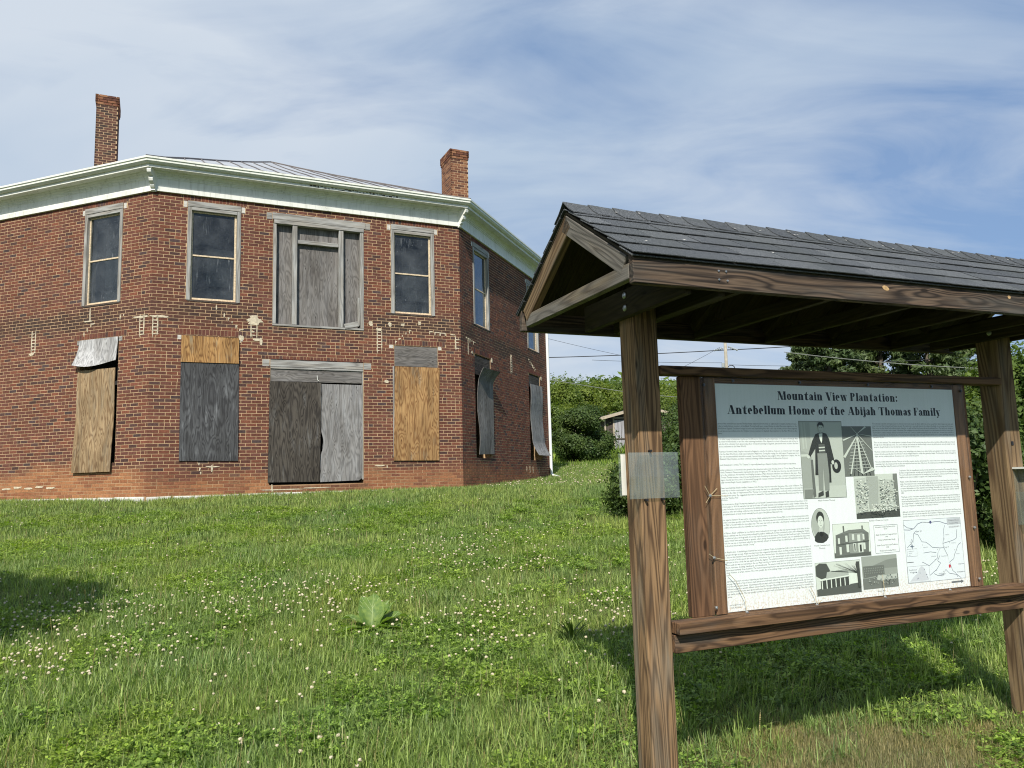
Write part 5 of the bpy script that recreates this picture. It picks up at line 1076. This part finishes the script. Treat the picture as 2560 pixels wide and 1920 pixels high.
# (photo x where it shows, distance, wanted photo y of its top, kind)
for px, D, py, kd in ((1385, 62, 948, 1), (1425, 72, 938, 0), (1480, 66, 950, 3), (1530, 80, 945, 2), (1560, 60, 975, 3), (1600, 74, 950, 0), (1670, 66, 953, 1), (1720, 78, 960, 0), (1330, 70, 960, 2), (1405, 52, 1010, 3), (1450, 54, 1030, 1), (1650, 55, 990, 3), 
                      (1800, 70, 960, 2), (1900, 72, 955, 1), (2000, 60, 950, 0), (2330, 62, 930, 3), (2440, 60, 925, 1), (2520, 55, 930, 0), (2620, 50, 900, 2), (2750, 55, 900, 1), (1380, 50, 1060, 3), (1590, 90, 940, 2), (1500, 95, 935, 0)):
    p = at(px, py, D); spots.append((p.x, D, p.z, kd, px))
srcs = {}
WHERE = {1385: 'first crown right of the white downspout', 1425: 'tall crown over the dark bush left of the shed', 1480: 'bushy crown left of the near kiosk post', 1530: 'crown just above the visible shed roof edge', 1560: 'low crown touching the shed roof left of the near post', 1600: 'crown hidden behind the near kiosk post', 1670: 'crown seen between the near post and the poster frame', 1720: 'crown behind the left poster frame upright', 1330: 'crown hidden behind the far right corner of the house', 1405: 'low growth between downspout and dark bush', 1450: 'low growth behind the dark bush left of the shed', 1650: 'low growth right of the shed roof', 1800: 'crown hidden behind the left part of the poster', 1900: 'crown hidden behind the portrait on the poster', 2000: 'crown hidden behind the middle of the poster', 2330: 'low crown under the rightmost pine, behind the poster', 2440: 'crown between the poster frame and the right post', 2520: 'crown behind the right kiosk post', 2620: 'crown just outside the right edge of the photo', 2750: 'crown farther outside the right edge of the photo', 1380: 'lowest bushy growth against the downspout', 1590: 'farthest crown behind the shed peak', 1500: 'farthest crown on the skyline above the shed left eave'}
words = {0: 'full green', 1: 'yellow green', 2: 'tall green', 3: 'low bushy'}
for i, (x, y, zt, kd, px) in enumerate(spots):
    h_, rx_, mt, sd, _ = protos[kd]; g0 = float(gz(x, y)); sc_ = (zt-g0)/h_
    _, s_ = tree('deciduous_tree', '%s woodland tree, %s' % (words[kd], WHERE[px]), 'tree', (x, y, g0), h_, rx_, rx_, None, BARK, 9000, .20, mt, sd, ncl=40, cr=rx_*.30, trunk=.4, group='%s woodland trees behind the lawn' % words[kd], src=srcs.get(kd), rot=i*1.7, scale=sc_, lowest=.08); srcs[kd] = s_
# wooded slope between the trees and the ridge, one mass nobody could count
g = np.random.RandomState(77); n = 42000; X = g.uniform(-60, 150, n); Yv = g.uniform(95, 240, n); base = 3+(Yv-95)*.115; Zv = base+g.uniform(0, 1, n)**.5*(7+3*np.sin(X*.3)*np.cos(Yv*.21))
tag(leaf_cloud('far_wood', n, lambda gg, m_: (np.stack([X, Yv, Zv], 1), np.tile([0, -.4, .9], (n, 1))), 1.0, LEAF_A, None, Matrix(), 5), kind='stuff')
# pines
def pine(loc, hgt, rx, seed, label, n=20000):
    t = thing('pine_tree', label, 'tree', loc, None); M = WM[t.name]; g = np.random.RandomState(seed); ncl = 90
    zc = g.uniform(.16, 1, ncl)**.8; rad = rx*(1.05-zc)**.62*g.uniform(.35, 1, ncl); a = g.uniform(0, 6.28, ncl)
    c = np.stack([np.cos(a)*rad, np.sin(a)*rad, zc*hgt], 1); cr = g.uniform(.35, .75, ncl)*rx*.26
    def s(gg, m_):
        k = gg.randint(0, ncl, m_); q = gg.normal(0, 1, (m_, 3)); q /= np.linalg.norm(q, axis=1)[:, None]; return c[k]+q*gg.uniform(.4, 1.05, (m_, 1))*cr[k][:, None]*np.array([1.25, 1.25, .6]), q
    random.seed(seed); m = MB(); m.tube([(0, 0, -.3), (.1, 0, hgt*.5), (0, .1, hgt*.96)], [.22, .15, .03], 8)
    for k in range(0, ncl, 3): m.tube([(0, 0, max(.5, c[k][2]-.5)), tuple(c[k])], [.05, .015], 4)
    m.build('trunk', BARK, t, M, local=False, smooth=True); leaf_cloud('crown', n, s, .115, LEAF_P, t, M, seed, up=.1, aspect=2.6)
for px, D, hh, rx_, sd, lb in ((2080, 44, 8.6, 3.0, 31, 'leftmost grey green pine seen above the poster under the kiosk roof'), (2215, 46, 9.0, 3.2, 32, 'middle pine in the row seen above the poster'), (2335, 43, 8.2, 3.0, 33, 'rightmost pine of the row, beside the right post'), (2020, 52, 6.6, 2.4, 34, 'short thin pine left of the others above the poster'), (2425, 50, 6.4, 2.6, 35, 'low pine just left of the right wooden post')):
    p = at(px, 1100, D); pine((p.x, D, float(gz(0, D))), hh, rx_, sd, lb)
# bushes
def bush(loc, hgt, rx, ry, n, ls, mat, seed, label, cat='bush', ncl=40, name='bush', cr=None):
    t = thing(name, label, cat, loc); M = WM[t.name]; s = clumps(ncl, rx*.82, ry*.82, hgt*.52, hgt*.46, cr or min(rx, hgt)*.30, seed, .9, bottom=-.5, power=.5)
    g = np.random.RandomState(seed); random.seed(seed); m = MB()
    for k in range(9): c = s.c[k]; m.tube([(random.uniform(-.1, .1), random.uniform(-.1, .1), -.1), (c[0]*.5, c[1]*.5, c[2]*.6), tuple(c)], [.03, .02, .006], 5)
    m.build('stem', BARK, t, M, local=False)
    def s2(gg, m_):
        P, N = s(gg, m_); k = P[:, 2] > .02; return P[k], N[k]
    leaf_cloud('foliage', n, s2, ls, mat, t, M, seed); return t
p = at(1455, 1160, 35.5); bush((3.2, 35.6, float(gz(0, 35.6))), 2.6, 1.3, 1.4, 36000, .07, LEAF_D, 51, 'dark rounded bush left of the shed at the lawn edge')
bush((2.1, 42.5, float(gz(0, 42.5))), 2.9, 1.5, 1.3, 26000, .085, LEAF_A, 52, 'mid green bush just right of the white downspout')
bush((8.3, 36.2, float(gz(0, 36.2))), 2.7, 2.0, 1.3, 32000, .07, LEAF_D, 53, 'dark bush growing against the front of the shed')
bush((2.12, 13.0, float(gz(0, 13.))), .98, .74, .7, 14000, .042, LEAF_D, 58, 'low dark shrub just left of the near kiosk post', ncl=50, cr=.2)
bush((3.45, 13.4, float(gz(0, 13.4))), 1.85, 1.05, 1.05, 34000, .045, LEAF_D, 54, 'dense dark green shrub between the near kiosk post and the poster frame', ncl=70, cr=.3)
bush((4.4, 12.2, float(gz(0, 12.2))), 1.35, 1.0, .9, 14000, .05, LEAF_D, 57, 'dark shrub hidden behind the poster panel', ncl=50, cr=.3)
bush((6.45, 9.9, float(gz(0, 9.9))), 2.45, .85, .95, 26000, .045, LEAF_A, 55, 'tall bright hedge shrub at the right edge of the photo', ncl=80, cr=.28)
bush((5.35, 9.5, float(gz(0, 9.5))), 1.95, .55, .75, 19000, .042, LEAF_D, 56, 'leafy shrub seen between the poster frame and the right post', ncl=60, cr=.24)
# the tree behind the viewer that throws the shade patch at the left edge of the lawn
tree('deciduous_tree', 'leafy tree left of the kiosk whose shade falls on the lawn at the left edge', 'tree', (-6.75, 4.2, float(gz(0, 4.2))), 4.9, 1.9, 1.2, None, BARK, 34000, .14, LEAF_A, 71, ncl=36, cr=.6, trunk=.2, lowest=.42)

# ------------------------------------------------------------------ shed, pole, wires
shed = thing('garden_shed', 'small dark board shed with low gable roof and pale plank door', 'shed', (6.6, 41, float(gz(0, 41))))
sw, sd = 1.93, 3.0; SX, SY = 6.62, 40.0; g0 = float(gz(0, 40))-.2
WD_SHED = wood('dark_brown_shed_board', (.105, .088, .075), (.05, .042, .036), None, rings=20., knots=False); WD_DOOR = wood('pale_grey_door_board', (.42, .42, .44), (.2, .2, .21), None, rings=20., knots=False); TRIM = simple('tan_shed_trim', (.42, .36, .27), .8, 5., .15)
v_, f_ = [], []
m = MB(); pk = 3.50
pts = [(SX-sw, g0), (SX+sw, g0), (SX+sw, 3.02), (SX, pk-.05), (SX-sw, 3.02)]
m.add([(x, SY, z) for x, z in pts]+[(x, SY+sd, z) for x, z in pts], [(0, 1, 2, 3, 4), (9, 8, 7, 6, 5), (0, 5, 6, 1), (1, 6, 7, 2), (4, 9, 5, 0)]); m.build('wall', WD_SHED, shed)
nb = 16
for k in range(nb):
    x = SX-sw+(k+.5)*2*sw/nb; zt = 3.0+(pk-.06-3.02)*(1-abs(x-SX)/sw)
    board('wall_board', shed, (x, SY-.012, g0+.05), (x, SY-.012, zt), 2*sw/nb-.02, .024, (0, -1, 0), WD_SHED)
for k in range(4): x = 5.28+.17*k; board('door_board', shed, (x, SY-.05, g0+.25), (x, SY-.05, 2.86), .155, .03, (0, -1, 0), WD_DOOR)
for a, b in (((5.16, SY-.055, g0+.2), (5.16, SY-.055, 2.95)), ((5.9, SY-.055, g0+.2), (5.9, SY-.055, 2.95)), ((5.11, SY-.055, 2.98), (5.95, SY-.055, 2.98))): board('door_trim', shed, a, b, .08, .04, (0, -1, 0), TRIM)
board('door_trim', shed, (5.22, SY-.085, 1.9), (5.86, SY-.085, 1.9), .07, .02, (0, -1, 0), WD_SHED)
board('corner_trim', shed, (SX-sw+.03, SY-.04, g0), (SX-sw+.03, SY-.04, 3.0), .08, .05, (0, -1, 0), TRIM)
for s_ in (-1, 1):
    a = Vector((SX, SY+sd/2-.1, pk+.04)); b = Vector((SX+s_*(sw+.3), SY+sd/2-.1, 3.02+.04-.07)); nrm = Vector((s_*.22, 0, 1)).normalized()
    board('roof_slab', shed, a, b, sd+.5, .05, nrm, SHINGLE); board('rake_trim', shed, a+Vector((0, -sd/2-.29, -.07)), b+Vector((0, -sd/2-.29, -.07)), .03, .15, nrm, TRIM)
POLE_W = simple('pale_grey_pole_wood', (.36, .33, .26), .9, 3., .2)
pole = thing('utility_pole', 'pale wooden utility pole seen between the kiosk roof and the poster', 'pole', (at(1814, 900, 60).x, 60, 2.5))
m = MB(); pb = Vector((at(1814, 900, 60).x, 60, 2.2)); m.tube([pb, pb+Vector((.05, 0, 9.3))], [.15, .115], 12); m.build('shaft', POLE_W, pole, smooth=True)
INSU = simple('grey_insulator', (.35, .38, .38), .4)
for sx in (-1, 1):
    m = MB()
    for q in range(5): c0 = at(1814+sx*(8+q*5), 867+q*2 if sx > 0 else 874-(4-q)*1.2+2, 60); m.tube([c0-Vector((.05, 0, 0)), c0+Vector((.05, 0, 0))], .075, 8)
    m.build('insulator', INSU, pole)
m = MB(); m.tube([at(1808, 908, 59.8), at(1808, 918, 59.8)], .12, 8); m.build('bracket_box', INSU, pole)
m = MB(); m.tube([at(1828+9*math.cos(a)-0, 921-8*math.sin(a), 60) for a in np.linspace(0, math.pi, 8)], .035, 5); m.build('wire_loop', BLACK, pole)
WIRE = simple('black_wire', (.05, .05, .055), .6); WIREL = simple('pale_wire', (.27, .28, .25), .6)
def wire(pts, r, mat, label, D=60):
    P = []
    for (ax, ay, da), (bx, by, db) in zip(pts, pts[1:]):
        A, B = at(ax, ay, da), at(bx, by, db)
        for k in range(9): s_ = k/8; P.append(A.lerp(B, s_)-Vector((0, 0, (B-A).length*.006*4*s_*(1-s_))))
    m = MB(); m.tube(P, r, 4); tag(m.build('power_line', mat, None, Matrix.Translation(P[0])), label, 'wire')
wire([(1200, 897, 62), (1814, 875, 60), (2130, 854, 62)], .035, WIRE, 'thick black wire crossing the sky past the pole under the kiosk roof')
wire([(1290, 826, 55), (1560, 890, 60)], .012, WIRE, 'thin dark wire slanting down to the right beside the downspout')
wire([(1300, 935, 50), (1600, 985, 52), (1720, 994, 53)], .02, WIREL, 'pale wire sagging in front of the woodland')
wire([(1300, 1102, 40.5), (1470, 1086, 41)], .012, WIREL, 'short pale wire low down beside the downspout')
wire([(1480, 900, 62), (1805, 907, 60)], .016, WIRE, 'thin wire running left from the lower bracket of the pole')
wire([(1690, 926, 55), (1800, 868, 60)], .014, WIRE, 'steep thin wire rising to the top of the pole')
wire([(1822, 912, 60), (2100, 914, 62), (2300, 905, 63)], .016, WIRE, 'thin level wire running right from the pole')
wire([(1960, 880, 40), (2210, 906, 40), (2450, 921, 40)], .02, WIREL, 'pale wire drawn across the pines above the poster')
wire([(2200, 905, 42), (2390, 894, 42), (2560, 884, 42)], .014, WIRE, 'thin wire rising to the right behind the right post')

# ------------------------------------------------------------------ leafy weeds that stand out of the lawn
def bigleaf(m, base, az, L, wid, pitch, curl, fold=.35):
    d = Vector((math.cos(az), math.sin(az), 0)); s_ = Vector((-d.y, d.x, 0)); p = Vector(base); ptc = pitch; n = 9; rows = []
    for k in range(n+1):
        v = k/n; w = wid*math.sin(math.pi*min(1, v*.9+.1)**.9)*(1 if v < .98 else .3); w *= .25 if v < .12 else 1
        up = d*(-math.sin(ptc))+ZU*math.cos(ptc); rows.append([p+s_*w*q+up*(abs(q)*w*fold+.12*wid*math.sin(v*14+q*4)*abs(q)) for q in (-1, -.5, 0, .5, 1)])
        p = p+(d*math.cos(ptc)+ZU*math.sin(ptc))*(L/n); ptc -= curl/n
    b = len(m.V); V = [q for r in rows for q in r]; F = [(k*5+i, k*5+i+1, (k+1)*5+i+1, (k+1)*5+i) for k in range(n) for i in range(4)]; m.add(V, F); return rows
VEIN = simple('pale_leaf_vein', (.36, .44, .20), .6)
def weed(name, label, loc, leaves, mat):
    t = thing(name, label, 'plant', loc)
    for az, L, w, pi_, cu in leaves:
        m = MB(); rb = bigleaf(m, loc, R(az), L, w, R(pi_), R(cu)); lf = m.build('leaf', mat, t, smooth=True)
        m = MB(); m.tube([r[2]+(r[2]-(r[0]+r[4])/2)*.0+Vector((0, 0, .001)) for r in rb], [.0035*(1-.8*i/len(rb)) for i in range(len(rb))], 5)
        for i in range(2, len(rb)-2):
            for e in (0, 4): m.tube([rb[i][2], rb[min(i+2, len(rb)-1)][e].lerp(rb[min(i+2, len(rb)-1)][2], .15)], .0013, 3)
        m.build('vein', VEIN, lf)
    return t
q = lambda px, py, D: at(px, py, D)
bx, by = -1.27, 6.95; bz = float(gz(bx, by))
weed('burdock_plant', 'large pale broad-leaved burdock standing in the middle of the lawn', (bx, by, bz), [(95, .38, .11, 78, 50), (60, .36, .10, 66, 50), (20, .36, .12, 44, 55), (350, .32, .10, 30, 60), (165, .33, .10, 48, 60), (205, .28, .085, 35, 70), (-75, .19, .06, 40, 110), (125, .37, .10, 70, 40), (40, .34, .09, 56, 25), (-120, .24, .08, 30, 70), (-40, .27, .08, 25, 60), (185, .22, .06, 20, 40)], LEAF_BUR)
for px, py, lb in ((640, 1297, 'small broad-leaved weed near the brick wall below the doorway'), (1255, 1500, 'yellow green broad weed in the lawn right of the burdock')):
    d = ray(px, py); s_ = 2
    while (d*s_).z > float(gz(0, (d*s_).y)) and s_ < 60: s_ += .03
    P0 = d*s_; weed('dock_weed', lb, tuple(P0), [(a_, .2, .035, 50, 60) for a_ in (10, 80, 150, 220, 290)], LEAF_BUR)
P0 = Vector((.45, 6.55, float(gz(.4, 6.5)))); t = thing('strap_leaf_plant', 'clump of long strap leaves on the lawn left of the near post', 'plant', P0)
for k in range(16):
    m = MB(); bigleaf(m, P0+Vector((random.uniform(-.04, .04), random.uniform(-.04, .04), 0)), random.uniform(0, 6.28), random.uniform(.22, .34), .011, R(random.uniform(55, 85)), R(random.uniform(20, 60)), .5); m.build('leaf', LEAF_A, t, smooth=True)

# ------------------------------------------------------------------ lawn: tufts scattered on the ground by geometry nodes
def blade_mesh(name, n, rad, h0, h1, w, lean, mat, seed, segs=3, seedhead=0):
    g = np.random.RandomState(seed); V = []; F = []
    for k in range(n):
        a = g.uniform(0, 6.28); r = rad*g.uniform(0, 1)**.5; p = np.array([r*math.cos(a), r*math.sin(a), -.01]); hh = g.uniform(h0, h1); da = g.uniform(0, 6.28); d = np.array([math.cos(da), math.sin(da), 0]); s = np.array([-d[1], d[0], 0]); th = g.uniform(.05, lean); ww = w*g.uniform(.6, 1.3); b = len(V); pt = 1.57-th*.5; cu = th*g.uniform(.4, 1.9)
        for j in range(segs):
            v = j/segs; q = s*ww*(1-v*.55)/2; V += [tuple(p-q), tuple(p+q)]; p = p+(d*math.cos(pt)+np.array([0, 0, 1])*math.sin(pt))*hh/segs; pt -= cu/segs
        V.append(tuple(p))
        for j in range(segs-1): F.append((b+2*j, b+2*j+1, b+2*j+3, b+2*j+2))
        F.append((b+2*segs-2, b+2*segs-1, b+2*segs))
    me = bpy.data.meshes.new(name); me.from_pydata(V, [], F); me.materials.append(mat); return bpy.data.objects.new(name, me)
def clover_mesh(name, n, rad, hh, ls, mat, seed):
    g = np.random.RandomState(seed); V = []; F = []
    for k in range(n):
        a = g.uniform(0, 6.28); r = rad*g.uniform(0, 1)**.5; p = np.array([r*math.cos(a), r*math.sin(a), hh*g.uniform(.35, 1.)]); a0 = g.uniform(0, 6.28); l = ls*g.uniform(.7, 1.25); tl = g.normal(0, .35, 2)
        for q in range(3):
            w = a0+q*2.094; d = np.array([math.cos(w), math.sin(w), 0]); s = np.array([-d[1], d[0], 0]); b = len(V)
            for x, y in ((.05, 0), (.6, -.42), (1.0, -.3), (.92, 0), (1.0, .3), (.6, .42)):
                v = p+d*l*x+s*l*y; v[2] += (v[0]-p[0])*tl[0]+(v[1]-p[1])*tl[1]+.1*l*x; V.append(tuple(v))
            F.append(tuple(range(b, b+6)))
    me = bpy.data.meshes.new(name); me.from_pydata(V, [], F); me.materials.append(mat); return bpy.data.objects.new(name, me)
def flower_mesh(name, seed):
    g = np.random.RandomState(seed); m = MB(); m.tube([(0, 0, 0), (.004, 0, .05), (0, .004, .1)], .0014, 4); V = []; F = []
    bm = bmesh.new(); bmesh.ops.create_icosphere(bm, subdivisions=2, radius=1)
    for v in bm.verts: n_ = v.co.normalized(); k = 1+.22*g.uniform(-1, 1); v.co = Vector((n_.x*.0115*k, n_.y*.0115*k, .105+n_.z*.0095*k))
    b = len(m.V); m.add([v.co for v in bm.verts], [tuple(v.index for v in f.verts) for f in bm.faces]); bm.free()
    me = bpy.data.meshes.new(name); me.from_pydata(m.V, [], m.F); me.materials.append(GRASS); me.materials.append(PETAL)
    for p_ in me.polygons:
        if p_.vertices[0] >= b and me.vertices[p_.vertices[0]].co.z > .1005-.004*0: p_.material_index = 1
    return bpy.data.objects.new(name, me)
def scatter(name, pts, rot, scl, kind, sources, label=None):
    me = bpy.data.meshes.new(name); me.vertices.add(len(pts)); me.vertices.foreach_set('co', np.asarray(pts, 'f').ravel())
    for nm, ty, arr in (('rz', 'FLOAT', rot), ('sc', 'FLOAT', scl), ('kd', 'INT', kind)):
        a = me.attributes.new(nm, ty, 'POINT'); a.data.foreach_set('value', np.asarray(arr, 'i' if ty == 'INT' else 'f'))
    o = bpy.data.objects.new(name, me); COL.objects.link(o)
    cl_ = bpy.data.collections.new(name+'_sources')
    for s in sources: cl_.objects.link(s)
    ng = bpy.data.node_groups.new(name+'_scatter', 'GeometryNodeTree'); ng.interface.new_socket('Geometry', in_out='INPUT', socket_type='NodeSocketGeometry'); ng.interface.new_socket('Geometry', in_out='OUTPUT', socket_type='NodeSocketGeometry')
    N = ng.nodes; Lk = ng.links.new; gi = N.new('NodeGroupInput'); go = N.new('NodeGroupOutput'); ip = N.new('GeometryNodeInstanceOnPoints'); ci = N.new('GeometryNodeCollectionInfo')
    ci.inputs['Collection'].default_value = cl_; ci.inputs['Separate Children'].default_value = True; ci.inputs['Reset Children'].default_value = True
    def at_(nm, ty): a = N.new('GeometryNodeInputNamedAttribute'); a.data_type = ty; a.inputs[0].default_value = nm; return a.outputs[0]
    cb = N.new('ShaderNodeCombineXYZ'); Lk(at_('rz', 'FLOAT'), cb.inputs[2]); er = N.new('FunctionNodeEulerToRotation'); Lk(cb.outputs[0], er.inputs[0])
    Lk(gi.outputs[0], ip.inputs['Points']); Lk(ci.outputs[0], ip.inputs['Instance']); ip.inputs['Pick Instance'].default_value = True; Lk(at_('kd', 'INT'), ip.inputs['Instance Index']); Lk(er.outputs[0], ip.inputs['Rotation']); Lk(at_('sc', 'FLOAT'), ip.inputs['Scale']); Lk(ip.outputs[0], go.inputs[0])
    md = o.modifiers.new('scatter', 'NODES'); md.node_group = ng; tag(o, kind='stuff'); return o
oct2 = [np.array([(C[k].x, C[k].y) for k in range(8)])][0]
def inside_house(x, y, mg=.02):
    r = np.ones(len(x), bool)
    for k in range(8):
        f = FC[k]; r &= ((x-C[k].x)*f.n.x+(y-C[k].y)*f.n.y) < mg
    return r
def field(n, y0, y1, seed, power=1.):
    g = np.random.RandomState(seed); y = (y0**power+(y1**power-y0**power)*g.uniform(0, 1, n))**(1/power)
    lo = -.68*y-2.2; hi = .68*y+2.2; x = lo+(hi-lo)*g.uniform(0, 1, n); k = ~inside_house(x, y); x, y = x[k], y[k]
    return g, x, y
def nz(x, y, s, o): return np.array([noise.noise(Vector((a*s, b*s, o))) for a, b in zip(x, y)])
dry = lambda x, y: np.exp(-(((x-2.0)/1.5)**2+((y-4.35)/.55)**2))
srcG = [blade_mesh('grass_tuft_a', 42, .11, .05, .11, .0055, 1.5, GRASS, 1), blade_mesh('grass_tuft_b', 40, .11, .06, .13, .005, 1.9, GRASS, 2), blade_mesh('grass_tuft_c', 26, .10, .09, .18, .007, 1.6, GRASS, 3), blade_mesh('grass_tuft_d', 50, .13, .04, .09, .005, 2.1, GRASS, 4)]
g, x, y = field(26000, 3.2, 11, 21, 1.35); d_ = dry(x, y); k = g.uniform(0, 1, len(x)) > d_*.8; x, y = x[k], y[k]; tall = nz(x, y, .8, 4.)
sc_ = g.uniform(.75, 1.25, len(x))*(1+.5*np.clip(tall, -.5, .8)); sc_ *= 1-.35*np.clip((4.6-y), 0, 1)*0
scatter('lawn_grass', np.stack([x, y, gz(x, y)], 1), g.uniform(0, 6.28, len(x)), sc_, g.randint(0, 4, len(x)), srcG)
srcF = [blade_mesh('far_tuft_a', 40, .17, .05, .11, .0085, 1.0, GRASS, 5), blade_mesh('far_tuft_b', 34, .16, .06, .13, .0095, 1.1, GRASS, 6)]
g, x, y = field(30000, 10.5, 33, 22, 1.2); scatter('lawn_grass', np.stack([x, y, gz(x, y)], 1), g.uniform(0, 6.28, len(x)), g.uniform(.7, 1.25, len(x))*(1+.012*(y-10)), g.randint(0, 2, len(x)), srcF)
g = np.random.RandomState(8); n = 9000; y = g.uniform(33, 62, n); x = g.uniform(-.25, .72, n)*y; tallg = 1.3+2.2*((y > 37.5)*(y < 47)); scatter('lawn_grass', np.stack([x, y, gz(x, y)], 1), g.uniform(0, 6.28, n), tallg*g.uniform(.8, 1.5, n), g.randint(0, 2, n), [blade_mesh('field_tuft', 40, .26, .08, .16, .02, .9, GRASS, 7), blade_mesh('field_tuft_dry', 30, .24, .1, .2, .016, .9, STRAW, 9)] if False else [blade_mesh('field_tuft', 40, .26, .08, .16, .02, .9, GRASS, 7), blade_mesh('field_tuft_b', 34, .26, .1, .2, .018, .8, CLOVER, 9)])
# clover patches
srcC = [clover_mesh('clover_a', 46, .13, .07, .013, CLOVER, 1), clover_mesh('clover_b', 36, .12, .085, .015, CLOVER, 2), clover_mesh('broadleaf', 12, .09, .06, .028, CLOVER, 3)]
g, x, y = field(15000, 3.3, 15, 31, 1.3); cn = nz(x, y, .75, 9.)+.35*nz(x, y, 2.2, 2.); k = (cn+g.normal(0, .12, len(x)) > .02) & (g.uniform(0, 1, len(x)) > dry(x, y)*.9); x, y = x[k], y[k]
scatter('clover_cover', np.stack([x, y, gz(x, y)+.005], 1), g.uniform(0, 6.28, len(x)), g.uniform(.8, 1.35, len(x)), g.choice([0, 0, 1, 1, 2], len(x)), srcC)
# clover flowers: drifts
g, x, y = field(30000, 4.2, 17, 41, 1.1); fn_ = nz(x, y, .55, 21.)+.55*nz(x, y, 1.7, 5.)
drift = lambda cx, cy, rx, ry: 1.1*np.exp(-(((x-cx)/rx)**2+((y-cy)/ry)**2))
boost = drift(-4.0, 7.6, 1.6, .8)+drift(-2.6, 6.2, .9, .45)+drift(-1.5, 6.7, 1.4, .9)+drift(.3, 7.9, 1.2, .8)+drift(.3, 10.6, 1.6, 1.8)+drift(-3.2, 7.9, 1.2, .6)+drift(3.4, 8, 1., 1.)
pr_ = np.clip((12.5-y)/3.5, .22, 1)*.85*np.clip(.025+1.5*np.clip(fn_-.22, 0, 1)+.95*boost*np.clip(fn_+.35, .08, 1.)-.6*dry(x, y), 0, .55)*np.clip((y-4.5)/1.5, .12, 1); k = g.uniform(0, 1, len(x)) < pr_; x, y = x[k], y[k]
scatter('clover_flowers', np.stack([x, y, gz(x, y)+g.uniform(-.02, .02, len(x))], 1), g.uniform(0, 6.28, len(x)), g.uniform(.75, 1.15, len(x)), g.randint(0, 2, len(x)), [flower_mesh('flower_a', 1), flower_mesh('flower_b', 2)])
g = np.random.RandomState(43); n = 450; x = g.uniform(-1, 4.5, n); y = g.uniform(17, 34, n); k = ~inside_house(x, y, .5); x, y = x[k], y[k]
fb = flower_mesh('flower_c', 3); fb.data.transform(Matrix.Diagonal((1.5, 1.5, 1.1, 1))); scatter('clover_flowers', np.stack([x, y, gz(x, y)], 1), x*0, g.uniform(.9, 1.3, len(x)), np.zeros(len(x), int), [fb])
# mown dry patch in front of the kiosk and long tussocks in its shade
srcD = [blade_mesh('dry_tuft_a', 60, .11, .025, .07, .003, 1.5, STRAW, 11), blade_mesh('dry_tuft_b', 50, .11, .03, .08, .003, 1.5, STRAW, 12)]
g = np.random.RandomState(50); n = 10000; x = g.normal(2.1, 1.4, n); y = g.normal(4.3, .50, n); k = (y > 3.4) & (g.uniform(0, 1, n) < dry(x, y)*1.5); x, y = x[k], y[k]; scatter('dry_grass', np.stack([x, y, gz(x, y)], 1), g.uniform(0, 6.28, len(x)), g.uniform(.7, 1.2, len(x)), g.randint(0, 2, len(x)), srcD)
srcT = [blade_mesh('long_tuft_a', 42, .06, .16, .34, .006, 1.5, GRASS, 13, 4), blade_mesh('long_tuft_b', 30, .05, .14, .28, .006, 1.3, GRASS, 14, 4)]
g, x, y = field(900, 4.3, 12, 61); k = nz(x, y, .6, 33.) > -.05; x, y = x[k], y[k]
ex_ = [(2.75, 5.6), (2.95, 5.75), (2.6, 5.9), (3.1, 5.5), (3.3, 6.0), (1.2, 4.55), (1.35, 4.75), (-.4, 8.2), (2.3, 6.2), (3.6, 6.6), (.95, 4.7), (-5.2, 9), (1.9, 5.3)]
x = np.concatenate([x, [e[0] for e in ex_]]); y = np.concatenate([y, [e[1] for e in ex_]]); sc_ = np.concatenate([g.uniform(.5, .85, len(x)-len(ex_)), np.full(len(ex_), .95)])
scatter('long_grass', np.stack([x, y, gz(x, y)], 1), g.uniform(0, 6.28, len(x)), sc_, g.randint(0, 2, len(x)), srcT)
# grass seed stalks
def stalk(name, seed):
    m = MB(); m.tube([(0, 0, 0), (.01, 0, .15), (.03, .01, .30)], [.0016, .0012, .0008], 4)
    for k in range(10): z = .19+.011*k; xx = .012+.018*(z-.15)/.15; m.add([(xx-.004, 0, z), (xx+.004, .001, z+.003), (xx, .004, z+.012)], [(0, 1, 2)])
    me = bpy.data.meshes.new(name); me.from_pydata(m.V, [], m.F); me.materials.append(STRAW); return bpy.data.objects.new(name, me)
g, x, y = field(700, 4.0, 11, 71); scatter('seed_stalks', np.stack([x, y, gz(x, y)], 1), g.uniform(0, 6.28, len(x)), g.uniform(.5, 1., len(x)), np.zeros(len(x), int), [stalk('stalk', 1)])
m = MB(); m.tube([at(2366, 1530, 7.0), at(2372, 1463, 7.0)], .006, 6); tag(m.build('straw_stem', CAP, None, Matrix.Translation(at(2366, 1530, 7.0))), 'single pale upright straw stem below the right end of the rails', 'stem')
